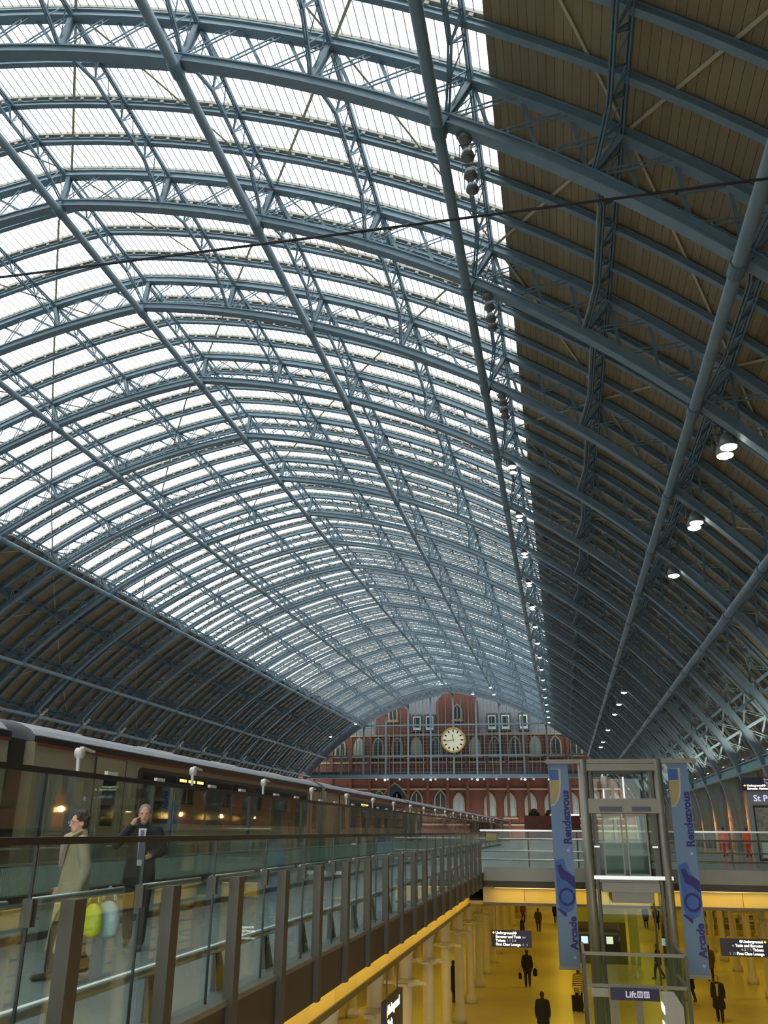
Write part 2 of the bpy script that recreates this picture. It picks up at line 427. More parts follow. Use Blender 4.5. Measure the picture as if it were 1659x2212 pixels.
pc_top.me.name = 'top_chord'; pc_low.me.name = 'bottom_chord'; pc_lat.me.name = 'lacing'
for k in range(-8, 9):
    a = node(k); sg = -1 if k < 0 else 1
    p = inner(a)
    side = 'on the crown line' if k == 0 else '%s %s of the crown' % (ORD[abs(k) - 1], 'left' if k < 0 else 'right')
    t = thing('lattice_purlin', 'blue laced purlin along the shed roof, %s' % side, 'purlin', (AX + sg * p[0], 0, p[1]), 0, 'laced purlins of the roof')
    ang = 0 if k == 0 else sg * (PI / 2 - a)
    t.rotation_euler = (0, ang, 0)
    for j in range(JMIN, JMAX):
        for b_, nm in ((pc_top, 'top_chord'), (pc_low, 'bottom_chord'), (pc_lat, 'lacing')):
            o = link(nm, b_.me, 'blue_dark', t); o.location = (0, ribY(j), 0)

# round tubes under the ribs
tube_me = MB().tube([(0, ribY(JMIN), 0), (0, ribY(JMAX) + .2, 0)], .20, 14).mesh('tube')
clamp_me = MB().tube([(0, -.3, 0), (0, .3, 0)], .25, 12).box(-.2, .2, -.28, .28, .0, .42).mesh('clamp')
for k in (0, -2, 2, -4, 4, -6, 6, 7, -7):
    a = node(k); sg = -1 if k < 0 else 1; p = on_arc(50.2, a)
    side = 'at the crown' if k == 0 else ('close above the right wall' if k == 7 else 'close above the left wall' if k == -7 else '%s of the crown, %s tube out' % ('left' if k < 0 else 'right', ORD[abs(k) // 2 - 1]))
    t = thing('roof_tube', 'long blue round tube clamped under the ribs %s' % side, 'tube', (AX + sg * p[0], 0, p[1]), 0, 'round tubes under the ribs')
    t.rotation_euler = (0, 0 if k == 0 else sg * (PI / 2 - a), 0)
    link('tube', tube_me, 'blue_paint', t, True)
    for j in range(JMIN, JMAX + 1):
        o = link('clamp', clamp_me, 'blue_dark', t); o.location = (0, ribY(j), 0)

# diagonal wind bracing straps
def roof_pt(k, y, R):
    a = node(k); s, z = on_arc(R, a); return (AX + (-1 if k < 0 else 1) * s, y, z)
nb = 0
for dirn in (1, -1):
    for start in range(-20, 24):
        pts = []
        for k in range(-8, 9):
            j = start + (k + 8 if dirn == 1 else 8 - k)
            if JMIN <= j <= JMAX: pts.append((k, j))
        if len(pts) < 3 or (pts[0][0] + pts[0][1]) % 2 == 0: continue
        m_ = MB()
        pts.sort(key=lambda p: p[1])
        for (k0, j0), (k1, j1) in zip(pts, pts[1:]):
            n = 3; prev = None
            for i in range(n + 1):
                kk = k0 + (k1 - k0) * i / n; a = math.radians(82.67 - 6.05 * abs(kk)); R = RU + .18
                s, z = on_arc(R, a); p = Vector((AX + (-1 if kk < 0 else 1) * s, ribY(j0) + BAY * i / n, z))
                if prev: m_.bar(prev, p, .11, .025, (math.cos(a) * (-1 if kk < 0 else 1), 0, math.sin(a)))
                prev = p
        o = m_.build('wind_brace', 'strap')
        nb += 1
        if max(p[1] for p in pts) < 0: lab = 'thin diagonal bracing strap overhead before the first rib, leading %s' % ('right' if dirn == 1 else 'left')
        else: lab = 'thin diagonal roof strap leading far %s, %s of those from the viewer' % ('right' if dirn == 1 else 'left', ORD[(start + 20) // 2 % 30])
        tag(o, lab, 'brace', 'diagonal bracing straps of the roof')

# opaque boarding on the haunches
RB = RU + .24
a_sky = math.radians(57.9); a_end = math.acos((S_OUT + .6 - CX) / RB)
nbd = 80
for side, sg in (('left', -1), ('right', 1)):
    t = thing('ceiling_%s' % side, 'brown boarded roof slope above the %s wall' % side, 'ceiling', kind='structure')
    w = RB * (a_sky - a_end) / nbd
    bme = MB().box(-w / 2 + .007, w / 2 - .007, ribY(JMIN), ribY(JMAX) + .3, 0, .035).mesh('board')
    for i in range(nbd):
        a = a_end + (a_sky - a_end) * (i + .5) / nbd; s, z = on_arc(RB, a)
        o = link('board', bme, 'board', t); o.location = (AX + sg * s, 0, z); o.rotation_euler = (0, sg * (PI / 2 - a), 0)
    m_ = MB(); a0 = a_end - .01
    m_.sweep([(AX + sg * s, z) for s, z in arcpts(RB + .10, a0, a_sky, 20)], [(ribY(JMIN), -.02), (ribY(JMAX) + .3, -.02), (ribY(JMAX) + .3, .02), (ribY(JMIN), .02)])
    m_.build('backing', 'board', t)

# glazing of the crown: one window per bay
RG = RU + .36
a_c = a_top(RG)
NP = 60
pane_len = BAY / 4 - .40
da = (a_c - a_sky) / NP
pane_me = MB().box(-RG * da / 2 + .012, RG * da / 2 - .012, -pane_len / 2, pane_len / 2, -.004, .004).mesh('pane')
g_arc = arcpts(RU + .25, a_sky, a_top(RU + .25), 14)
gut_me = MB().sweep(full(g_arc), [(-.20, 0), (.20, 0), (.20, .13), (.15, .13), (.15, .04), (-.15, .04), (-.15, .13), (-.20, .13)]).mesh('gutter'); recalc(gut_me)
m_ = MB()
for sg in (-1, 1):
    for i in range(29):
        a = a_sky + (a_top(RU) - a_sky) * (i + .5) / 29
        for yy in (-.13, .13):
            p, q_ = on_arc(RU + .12, a), on_arc(RU + .27, a)
            m_.bar((AX + sg * p[0], yy, p[1]), (AX + sg * q_[0], yy, q_[1]), .16, .10, (0, 1, 0))
brk_me = m_.mesh('gutter_bracket')
m_ = MB()
for sg in (-1, 1):
    for i in range(NP + 1):
        a = a_sky + da * i; p = on_arc(RG - .03, a)
        m_.bar((AX + sg * p[0], -pane_len / 2 - .03, p[1]), (AX + sg * p[0], pane_len / 2 + .03, p[1]), .022, .045, (sg * math.cos(a), 0, math.sin(a)))
bars_me = m_.mesh('glazing_bars')
cand = []
for j in range(JMIN, JMAX):
    for i in range(4):
        yc = ribY(j) + BAY * (i + .5) / 4
        for sg in (-1, 1):
            for n in range(NP):
                a = a_sky + da * (n + .5); s, z = on_arc(RG, a)
                c = Vector((AX + sg * s, yc, z - EYE)); d = c.dot(_F)
                if d > 1:
                    u = 829.5 + 1861.5 * c.dot(_R) / d; v = 1106 - 1861.5 * c.dot(_U) / d
                    if -10 < u < 1669 and -10 < v < 2222: cand.append((c.length, j, i, sg, n))
cand.sort(); near = set(x[1:] for x in cand[:300])
for j in range(JMIN, JMAX):
    w = thing('window_%d' % (j - JMIN + 1), 'clear roof glazing between two main ribs, bay %d of the skylight' % (j - JMIN + 1), 'skylight', (0, 0, 0), kind='structure')
    rest = MB()
    for i in range(4):
        yr = ribY(j) + BAY * i / 4; yc = yr + BAY / 8
        o = link('gutter', gut_me, 'cream_gutter', w); o.location.y = yr
        o = tag(link('gutter_bracket', brk_me, 'cream_gutter', w), kind='stuff'); o.location.y = yr
        o = tag(link('glazing_bars', bars_me, 'bar_grey', w), kind='stuff'); o.location.y = yc
        for sg in (-1, 1):
            for n in range(NP):
                a = a_sky + da * (n + .5); s, z = on_arc(RG, a)
                if (j, i, sg, n) in near:
                    o = link('pane', pane_me, 'roof_glass', w); o.location = (AX + sg * s, yc, z); o.rotation_euler = (0, sg * (PI / 2 - a), 0)
                else:
                    h = RG * da / 2 - .012; tx, tz = math.sin(a) * h, math.cos(a) * h; x = AX + sg * s
                    rest.add([(x - tx, yc - pane_len / 2, z + sg * tz), (x + tx, yc - pane_len / 2, z - sg * tz), (x + tx, yc + pane_len / 2, z - sg * tz), (x - tx, yc + pane_len / 2, z + sg * tz)], [(0, 1, 2, 3)])
    tag(rest.build('panes', 'roof_glass', w, fix=False), kind='stuff')

# floodlights on the ribs
fl_house = MB().lathe([(.10, .30), (.15, .26), (.20, .12), (.21, 0.0), (.19, -.02)], 12).mesh('housing')
fl_lens = MB().lathe([(.18, -.02), (.17, -.05), (.08, -.09), (.02, -.10)], 12).mesh('lens')
fl_brk = MB().bar((-.24, 0, .08), (-.24, 0, .5), .04, .03).bar((.24, 0, .08), (.24, 0, .5), .04, .03).bar((-.26, 0, .5), (.26, 0, .5), .04, .04).bar((0, 0, .5), (0, 0, .95), .05, .05).mesh('bracket')
fl_n = {}
def floodlight(x, y, z, lit, where, big=1.0):
    k = fl_n.get(where, 0); fl_n[where] = k + 1
    t = thing('floodlight', '%s round floodlight %s, %s from viewer' % ('glowing' if lit else 'unlit grey', where, ORD[min(k, 29)]), 'floodlight', (x, y, z), 0, 'floodlights hung under the roof')
    t.scale = (big, big, big)
    link('housing', fl_house, 'lamp_metal', t, True); link('bracket', fl_brk, 'lamp_metal', t)
    tag(link('lens', fl_lens if lit else fl_lens.copy(), 'lamp_lit' if lit else 'lamp_off', t, True), 'bright white lens' if lit else None)
a4 = node(4) - math.radians(1.1)
for j in range(0, JMAX):
    s, z = on_arc(R0 - .35, a4)
    offs = (0.1, .9, 1.8, 2.5) if j < 3 else (0.3, 1.2) if j < 8 else (.4,)
    for i, dy in enumerate(offs):
        lit = j >= 3 and i == 0
        floodlight(AX + s, ribY(j) + dy, z, lit, 'beside the right edge of the skylight' if lit else 'among dark lamps along the skylight edge', 1.35 if lit else 1.1)
for j, dys in ((1, (.6, 1.4)), (2, (.3, 1.0)), (3, (.4,)), (8, (.2,)), (9, (.3,)), (10, (.3,)), (12, (.3,)), (14, (.3,)), (15, (.3,))):
    s, z = on_arc(R0 - .5, node(6) - math.radians(2.0))
    for dy in dys: floodlight(AX + s, ribY(j) + dy, z, j > 1, 'over the right roof slope', 1.7 if j < 5 else 1.6)
for j, k in ((16, 2), (17, 2), (18, 1)):
    s, z = on_arc(R0 - .6, node(k)); floodlight(AX + s, ribY(j) + 2, z, True, 'near the far crown above the clock', 1.5)
for j, k in ((18, -5), (18, -4)):
    s, z = on_arc(R0 - .6, node(k)); floodlight(AX - s, ribY(j) - 4 * (k == -5), z, True, 'at the far left slope beside the clock screen', 1.6)

# cross-span wire
m_ = MB(); m_.tube([(-62 + 77 * i / 30, 16, 14.46 + .25 * ((i - 15) / 15) ** 2 - .05) for i in range(31)], .035, 6)
for i in range(40): m_.tube([(-22 + i * .9 - .04, 16, 14.46 + .0), (-22 + i * .9 + .04, 16, 14.46)], .045, 6) if i % 7 == 0 else None
tag(m_.build('span_wire', 'cable_dark'), 'thin black span wire crossing the whole hall below the roof', 'wire')

# grey conduit along the right slope (clipped to the fifth purlin)
m_ = MB(); pts = []
for j in range(0, JMAX):
    for i in range(8):
        t_ = i / 8; a = node(5) + .004; e = min(t_, 1 - t_)
        R = R0 + .05 + (pur_low(t_) - .12) ; s, z = on_arc(R - .08, a); pts.append((AX + s + .1, ribY(j) + BAY * t_, z))
m_.tube(pts, .045, 6)
tag(m_.build('cable_conduit', 'conduit'), 'grey cable conduit following the purlin down the right roof slope', 'conduit')

# ------------------------------------------------------------------ floors, slabs, walls
ZL = -6.0                        # arcade floor
XV0, XV1 = -3.25, 7.85           # void edges
YB = 36.0                        # bridge edge
t = thing('floor', 'grey polished platform and concourse floor around the void', 'floor', kind='structure')
MB().box(-10.0, XV0, -24, 191, -.42, 0).build('walkway_slab', 'terrazzo', t)
MB().box(XV1, 16.2, -24, 191, -.42, 0).build('walkway_slab', 'terrazzo', t)
MB().box(XV0, XV1, YB, 191, -.42, 0).build('bridge_slab', 'terrazzo', t)
MB().box(XV0, XV1, -24, 1.5, -.42, 0).build('bridge_slab', 'terrazzo', t)
tag(MB().box(-61, -10.0, -24, 191, -1.3, -1.1).build('floor_track', 'slate'), 'dark ballast bed under the train', 'trackbed', kind='structure')
tag(MB().box(-16, 19, -24, 115, ZL - .2, ZL).build('floor_arcade', 'arcade_floor'), 'pale polished floor of the shopping arcade below', 'floor', kind='structure')
t = thing('ceiling_arcade', 'plain plaster ceiling over the arcade below the platforms', 'ceiling', kind='structure')
MB().box(-16, XV0 - .55, -24, 115, -1.14, -1.02).build('soffit', 'plaster', t)
MB().box(XV1 + .55, 19, -24, 115, -1.14, -1.02).build('soffit', 'plaster', t)
MB().box(XV0 - .55, XV1 + .55, YB + .5, 115, -1.14, -1.02).build('soffit', 'plaster', t)
MB().box(XV0 - .55, XV1 + .55, -24, 1.0, -1.14, -1.02).build('soffit', 'plaster', t)
# fascias: brown edge band, cream lit panels set back below
def fascia(n, label, pts0, pts1, nrm):
    """vertical edge running from pts0 to pts1 (x,y); nrm points into the void"""
    t = thing('trim_%d' % n, label, 'fascia', kind='structure')
    a = Vector((*pts0, 0)); b = Vector((*pts1, 0)); nn = Vector((*nrm, 0)); L = (b - a).length; d = (b - a) / L
    c = (a + b) / 2 + nn * .05
    MB().bar(a + nn * .05 + Vector((0, 0, -.25)), b + nn * .05 + Vector((0, 0, -.25)), .10, .48).build('edge_band', 'brown_fascia', t)
    MB().bar(a - nn * .25 + Vector((0, 0, -.47)), b - nn * .25 + Vector((0, 0, -.47)), .6, .04).build('soffit_strip', 'dark_steel', t)
    k = int(L / 1.5); w = L / k
    pm = MB().box(-w / 2 + .01, w / 2 - .01, -.03, .03, -.29, .29).mesh('panel')
    for i in range(k):
        o = link('panel', pm, 'cream_panel', t); p = a + d * (w * (i + .5)) - nn * .50
        o.location = (p.x, p.y, -.80); o.rotation_euler = (0, 0, math.atan2(d.y, d.x))
    MB().bar(a - nn * .56 + Vector((0, 0, -.75)), b - nn * .56 + Vector((0, 0, -.75)), .05, .7).build('backing', 'dark_steel', t)
    MB().bar(a - nn * .52 + Vector((0, 0, -1.12)), b - nn * .52 + Vector((0, 0, -1.12)), .16, .10).build('lower_edge', 'dark_steel', t)
    return t
fascia(1, 'brown edge band over yellow-lit panels along the left of the void', (XV0, 1.5), (XV0, YB), (1, 0))
fascia(2, 'brown edge band over yellow-lit panels along the right of the void', (XV1, 1.5), (XV1, YB), (-1, 0))
fascia(3, 'pale edge over yellow-lit panels across the bridge front', (XV0, YB), (XV1, YB), (0, -1))

def area(name, loc, rot, sx, sy, power, color, parent=None, shape='RECTANGLE', spread=PI):
    l = bpy.data.lights.new(name, 'AREA'); l.shape = shape; l.size = sx
    if shape in ('RECTANGLE', 'ELLIPSE'): l.size_y = sy
    l.energy = power; l.color = color; l.spread = spread
    o = bpy.data.objects.new(name, l); col.objects.link(o); o.location = loc; o.rotation_euler = rot
    if parent: o.parent = parent
    return o
# unseen cove lamps added under the edge bands to light the panels
def cove(label, a, b, nrm, power):
    a = Vector(a); b = Vector(b); nn = Vector(nrm); t = thing('added_cove_lamp', label, 'lamp', group='cove lamps added under the slab edges')
    MB().bar(a - nn * .10 + Vector((0, 0, -.51)), b - nn * .10 + Vector((0, 0, -.51)), .10, .03).build('housing', 'steel_matt', t)
    MB().bar(a - nn * .10 + Vector((0, 0, -.53)), b - nn * .10 + Vector((0, 0, -.53)), .05, .01).build('tube', 'lamp_warm', t)
    d = b - a
    area('added_cove_light', (a + b) / 2 - nn * .08 + Vector((0, 0, -.55)), (0, 0, math.atan2(d.y, d.x)), d.length, .06, power, YELLOW, t)
cove('slim warm lamp added unseen under the left edge band of the void', (XV0, 2, 0), (XV0, YB - .5, 0), (1, 0, 0), 170)
cove('slim warm lamp added unseen under the right edge band of the void', (XV1, 2, 0), (XV1, YB - .5, 0), (-1, 0, 0), 170)
cove('slim warm lamp added unseen under the bridge edge', (XV0 + .5, YB, 0), (XV1 - .5, YB, 0), (0, -1, 0), 55)
# arcade ceiling lamps
disc = MB().lathe([(.30, 0), (.30, -.05), (.27, -.06), (.05, -.06)], 14).mesh('rim'); dl = MB().lathe([(.26, -.062), (.02, -.066)], 14).mesh('diffuser')
na = 0
for y in [6, 15, 24, 33] + [42 + 8.94 * i for i in range(8)]:
    for x in ((-8.2, 12.4) if y < YB else (-8.2, -.6, 5.2, 12.4)):
        na += 1
        t = thing('ceiling_lamp', 'round warm ceiling lamp of the arcade, row %s from viewer, %s' % (ORD[int((y + 5) / 8.95) - 1], {-8.2: 'left aisle', -.6: 'left of centre', 5.2: 'right of centre', 12.4: 'right aisle'}[x]), 'lamp', (x, y, -1.14), 0, 'round lamps in the arcade ceiling')
        link('rim', disc, 'steel_matt', t); link('diffuser', dl, 'lamp_warm', t)
        area('lamp_light', (0, 0, -.09), (0, 0, 0), .5, .5, 110 if y < YB else 54, YELLOW, t, 'DISK')

# arcade columns
cs = MB().lathe([(.30, 0), (.30, .25), (.24, .35), (.20, .45), (.19, 3.2), (.19, 4.0), (.22, 4.2), (.33, 4.6), (.36, 4.78), (.36, 4.95)], 14).mesh('shaft')
cr_ = MB().lathe([(.20, 3.30), (.36, 3.34), (.40, 3.40), (.40, 3.46), (.20, 3.52)], 14).mesh('ring')
cb_ = MB().box(-.62, .62, -.13, .13, 3.36, 3.44).box(-.13, .13, -.62, .62, 3.36, 3.44).mesh('bracket_plate')
ci = {}
for row, x in (('in the left front row', -4.75), ('in the left back row', -9.4), ('in the right front row', 9.35), ('in the right back row', 14.0)):
    for i in range(-1, 14):
        y = 23.1 + 4.47 * i
        if i < 0 and 'back' in row: continue
        k = i + 1
        t = thing('arcade_column', 'cream iron column with collar %s, %s from the viewer' % (row, ORD[k]), 'column', (x, y, ZL), 0, 'iron columns of the arcade')
        link('shaft', cs, 'column_paint', t, True); link('ring', cr_, 'column_paint', t, True); link('bracket_plate', cb_, 'column_paint', t)

# arcade side walls with lit shop windows
for nm, x, d in (('wall_arcade_left', -13.6, 1), ('wall_arcade_right', 17.6, -1)):
    t = thing(nm, 'arcade wall of %s shop fronts' % ('left' if d == 1 else 'right'), 'wall', kind='structure')
    MB().box(x - .2, x + .2, -24, 115, ZL, -1.05).build('wall_face', 'plaster', t)
    for i in range(-1, 14):
        y = 23.1 + 4.47 * i + 2.2
        MB().box(x + d * .2, x + d * .34, y - 1.6, y + 1.6, ZL + .3, ZL + 3.4).build('shop_frame', 'kiosk_brown', t)
        MB().box(x + d * .34, x + d * .36, y - 1.45, y + 1.45, ZL + .5, ZL + 3.2).build('lit_pane', 'shop_lit', t)
        m_ = MB()
        for q_ in range(4): m_.box(x + d * .36, x + d * .5, y - 1.45, y + 1.45, ZL + .9 + q_ * .6, ZL + .98 + q_ * .6)
        m_.build('shelf', 'kiosk_brown', t)
t = thing('wall_arcade_end', 'far arcade wall with a lit shop front', 'wall', kind='structure')
MB().box(-16, 19, 112, 112.4, ZL, -1.05).build('wall_face', 'plaster', t)
for x in (-9, -3, 3, 9): MB().box(x - 2.2, x + 2.2, 111.9, 112, ZL + .2, ZL + 3.2).build('lit_pane', 'shop_lit', t)

# upper side walls in brick with pointed windows
def gothic(w, h, n=6):
    """outline of a pointed window, origin at sill centre"""
    sp = h - w * .87; pts = [(-w / 2, 0), (w / 2, 0), (w / 2, sp)]
    for i in range(1, n): a = math.radians(60) * i / n; pts.append((-w / 2 + w * math.cos(a), sp + w * math.sin(a)))
    pts.append((0, h))
    for i in range(n - 1, 0, -1): a = math.radians(60) * i / n; pts.append((w / 2 - w * math.cos(a), sp + w * math.sin(a)))
    pts.append((-w / 2, sp)); return pts
for nm, sg in (('wall_left', -1), ('wall_right', 1)):
    x = AX + sg * (S_OUT + .55)
    t = thing(nm, 'orange brick side wall behind the feet of the roof ribs on the %s' % nm[5:], 'wall', kind='structure')
    MB().box(min(x, x + sg * .5), max(x, x + sg * .5), -24, 191, -1.2, 8.6).build('brick_face', 'wall_brick', t)
    if sg == 1:
        for j in range(2, JMAX):
            yc = ribY(j) + BAY / 2
            fr = MB().extrude([(yc + p[0], 3.2 + p[1]) for p in gothic(3.4, 4.9)], 'X', x, x - .18).build('window_surround', 'stone', t)
            pn = MB().extrude([(yc + p[0], 3.4 + p[1]) for p in gothic(2.8, 4.4)], 'X', x - .18, x - .22).build('dark_pane', 'dark_glass', t)
            MB().box(x - .1, x, yc - 4.4, yc + 4.4, 2.6, 2.9).build('stone_course', 'stone', t)
            MB().bar((x - .24, yc, 3.4), (x - .24, yc, 7.6), .12, .08).build('mullion', 'stone', t)
    gx = AX + sg * 36.55
    g = thing('side_girder', 'blue-grey iron girder tying the rib feet along the %s wall' % nm[5:], 'girder')
    MB().box(gx - .06, gx + .06, ribY(JMIN), ribY(JMAX), 5.95, 6.55).build('web', 'blue_grey', g)
    MB().box(gx - .2, gx + .2, ribY(JMIN), ribY(JMAX), 6.55, 6.64).build('top_flange', 'blue_grey', g)
    MB().box(gx - .2, gx + .2, ribY(JMIN), ribY(JMAX), 5.86, 5.95).build('bottom_flange', 'blue_grey', g)
    m_ = MB()
up_b = MB().lathe([(.10, 0), (.14, .05), (.16, .25)], 10).mesh('bowl'); up_l = MB().lathe([(.14, .25), (.02, .27)], 10).mesh('lens')
for j in range(3, 16):
    t = thing('wall_uplight', 'small pale uplight standing on the right girder, %s from the viewer' % ORD[j - 3], 'lamp', (AX + 36.5, ribY(j) - 1.6, 6.64), 0, 'uplights on the right girder')
    link('bowl', up_b, 'lamp_metal', t, True); link('lens', up_l, 'lamp_lit', t)
    area('uplight_beam', (0, 0, .32), (PI - .35, 0, 0), .25, .25, 60, (1.0, .97, .85), t, 'DISK', math.radians(100))
    w_ = thing('wall_lantern', 'amber lantern on the right brick wall, %s from the viewer' % ORD[j - 3], 'lamp', (AX + S_OUT + .3, ribY(j) + 2.6, 2.4), 0, 'amber lanterns on the right wall')
    MB().lathe([(.02, .42), (.16, .34), (.18, .30)], 8).lathe([(.12, -.05), (.14, 0.0)], 8).bar((0, 0, .3), (.3, 0, .3), .04, .04).build('frame', 'dark_steel', w_)
    MB().lathe([(.12, 0), (.15, .3)], 8).build('lamp_glass', 'lamp_warm', w_)
    l_ = bpy.data.lights.new('lantern_light', 'POINT'); l_.energy = 140; l_.color = (1, .5, .12); l_.shadow_soft_size = .15
    lo = bpy.data.objects.new('lantern_light', l_); col.objects.link(lo); lo.parent = w_; lo.location = (-.35, 0, .2)

zn = 9.0                         # underside of the unseen wall added to cut daylight from behind; open below
an = math.asin((zn - CZ) / (RB + .1))
tag(MB().extrude(full(arcpts(RB + .1, an, a_top(RB + .1), 24)), 'Y', ribY(JMIN) - .6, ribY(JMIN) - .3).build('wall_light_block', 'blue_grey'),
    'unseen wall added high behind the viewer to block daylight', 'wall', kind='structure')
tag(MB().box(-120, 80, -200, -24, -1.5, -1.3).build('floor_light_block', 'slate'), 'unseen dark yard behind the viewer', 'ground', kind='structure')  # unseen ground, added to stop sky light rising from below the horizon
# left wall bracket lamps seen above the train roof
for i in range(9):
    y = ribY(6 + i) + .4
    t = thing('bracket_lamp', 'white forked bracket lamp under the left roof slope above the train, %s from left' % ORD[i], 'lamp', (-54.2, y, 12.3), 0, 'white bracket lamps above the train')
    MB().bar((-.9, 0, -.6), (.7, .2, 1.1), .20, .20).bar((-.3, 0, 0), (.9, -1.2, .35), .22, .10).build('arm', 'white_paint', t)
    MB().bar((.1, 0, 0), (.1, -.4, 1.6), .05, .05).build('hanger', 'white_paint', t)
    MB().bar((-.2, 1.4, .5), (-.2, 5.6, .25), .09, .09).bar((-.2, 1.4, .5), (-.2, 0, .4), .03, .03).build('copper_pipe', 'gilt', t)

# ------------------------------------------------------------------ far end: glazed screen, clock, brick hotel
YG = 192.25
wall_e = thing('wall_end', 'blue iron and glass screen closing the far end under the arch', 'wall', kind='structure')
def arch_z(s): return CZ + math.sqrt(max(0, (R0 - .2) ** 2 - (abs(s) - CX) ** 2))
rows = [12.75, 16.75, 23.3, 40.0]
SMAX = 32.0
for i in range(-6, 7):
    s = 5.0 * i; zt = arch_z(s)
    MB().box(AX + s - .19, AX + s + .19, YG - .18, YG + .18, 12.5, zt).build('mullion', 'blue_paint', wall_e)
for z in rows[:3]:
    sm = (math.sqrt((R0) ** 2 - (z - CZ) ** 2) + CX)
    MB().box(AX - sm, AX + sm, YG - .16, YG + .16, z - .16, z + .16).build('transom', 'blue_paint', wall_e)
MB().box(AX - 33.5, AX + 33.5, YG - .5, YG + .3, 12.1, 12.6).build('bottom_beam', 'blue_paint', wall_e)
MB().box(AX - 32.5, AX + 32.5, YG + .25, YG + .5, 12.6, 13.5).build('gangway_shade', 'slate', wall_e)  # dark strip standing in for the shade of the recess above the beam
fine = MB()
for i in range(-19, 20):
    s = 5.0 / 3 * i; zt = arch_z(s)
    if i % 3: MB().box(AX + s - .055, AX + s + .055, YG - .08, YG + .08, 12.6, zt).build('glazing_bar', 'blue_paint', wall_e)
for i in range(-38, 39):
    s = 5.0 / 6 * i; zt = arch_z(s)
    if i % 2 and zt > 13: fine.box(AX + s - .02, AX + s + .02, YG - .03, YG + .03, 12.7, zt)
z = 13.4
while z < 29.5:
    sm = math.sqrt(max(0.01, (R0 - .2) ** 2 - (z - CZ) ** 2)) + CX
    if z < 23.2: fine.box(AX - sm, AX + sm, YG - .03, YG + .03, z - .02, z + .02)
    z += .72
tag(fine.build('fine_bars', 'bar_grey', wall_e), kind='stuff')
for i in range(-20, 20):
    s0, s1 = 5.0 / 3 * i + .06, 5.0 / 3 * (i + 1) - .06
    for r in range(3):
        z0 = rows[r] + .16; za, zb = min(rows[r + 1] - .16, arch_z(s0)), min(rows[r + 1] - .16, arch_z(s1))
        if max(za, zb) < z0 + .3: continue
        za = max(za, z0 + .01); zb = max(zb, z0 + .01)
        MB().extrude([(AX + s0, z0), (AX + s1, z0), (AX + s1, zb), (AX + s0, za)], 'Y', YG + .02, YG + .035).build('pane', 'gable_glass', wall_e)
sp_in, sp_out = arcpts(R0, math.acos((32.5 - CX) / R0), a_top(R0), 20), arcpts(RB, math.acos((34.0 - CX) / RB), a_top(RB), 20)
for sg in (-1, 1):
    m_ = MB(); n = len(sp_in)
    m_.add([(AX + sg * s, YG + .3, z) for s, z in sp_in] + [(AX + sg * s, YG + .3, z) for s, z in sp_out], [(i, i + 1, n + i + 1, n + i) for i in range(n - 1)])
    o = m_.build('spandrel_plate', 'slate', wall_e); md = o.modifiers.new('t', 'SOLIDIFY'); md.thickness = .06
# clock
ck = thing('station_clock', 'large round cream clock with gilt rim on the glazed end screen', 'clock', (AX, YG - .55, 20.0))
def ringY(m_, r0, r1, y0, y1, n=48):
    a = [(math.cos(2 * PI * i / n), math.sin(2 * PI * i / n)) for i in range(n)]; o = len(m_.v)
    for c, s in a: m_.v += [(r0 * c, y0, r0 * s), (r1 * c, y0, r1 * s), (r1 * c, y1, r1 * s), (r0 * c, y1, r0 * s)]
    for i in range(n):
        p, q_ = o + 4 * i, o + 4 * ((i + 1) % n)
        for k in range(4): m_.f.append((p + k, p + (k + 1) % 4, q_ + (k + 1) % 4, q_ + k))
    return m_
ringY(MB(), 2.35, 2.68, -.12, .25).build('rim', 'gilt', ck)
MB().extrude([(2.4 * math.cos(2 * PI * i / 48), 2.4 * math.sin(2 * PI * i / 48)) for i in range(48)], 'Y', -.02, .22).build('dial', 'clock_face', ck)
for i in range(12):
    a = PI / 2 - 2 * PI * i / 12; d = Vector((math.cos(a), 0, math.sin(a)))
    MB().bar(d * 1.72 + Vector((0, -.05, 0)), d * 2.1 + Vector((0, -.05, 0)), .26, .04, (0, 1, 0)).bar(d * 1.6 + Vector((0, -.05, 0)), d * 2.22 + Vector((0, -.05, 0)), .12, .04, (0, 1, 0)).build('numeral', 'clock_black', ck)
def hand(name, hours, L, w):
    a = PI / 2 - 2 * PI * hours / 12; d = Vector((math.cos(a), 0, math.sin(a))); n = Vector((-d.z, 0, d.x))
    pts = [d * -.35 + n * w * .4, d * L * .7 + n * w, d * L, d * L * .7 - n * w, d * -.35 - n * w * .4]
    MB().extrude([(p.x, p.z) for p in pts], 'Y', -.10, -.07).build(name, 'gilt', ck)
hand('hour_hand', 11.73, 1.35, .14); hand('minute_hand', 8.8, 2.0, .10)
MB().box(-.15, .15, .2, .5, -.2, .2).build('mount', 'blue_paint', ck)
# small lamps along the beam under the screen
for i, s in enumerate((-15, -5, 5, 15, 20)):
    t = thing('beam_lamp', 'bright bead lamp under the beam of the clock screen, %s from left' % ORD[i], 'lamp', (AX + s, YG - .8, 11.75), 0, 'bead lamps under the clock screen beam')
    MB().lathe([(.05, .35), (.06, .2), (.16, .15)], 8).build('cap', 'lamp_metal', t); MB().lathe([(.06, .16), (.22, .05), (.22, -.1), (.05, -.22)], 8).build('bulb', 'lamp_lit', t, True)
for i in range(14):
    s = -17 + i * 2.6
    t = thing('beam_boss', 'small pale boss under the beam of the clock screen, %s from left' % ORD[i], 'boss', (AX + s, YG - .6, 11.7), 0, 'pale bosses under the screen beam')
    MB().lathe([(.06, .4), (.2, .3), (.24, .1), (.12, -.05)], 8).build('boss', 'white_paint', t)

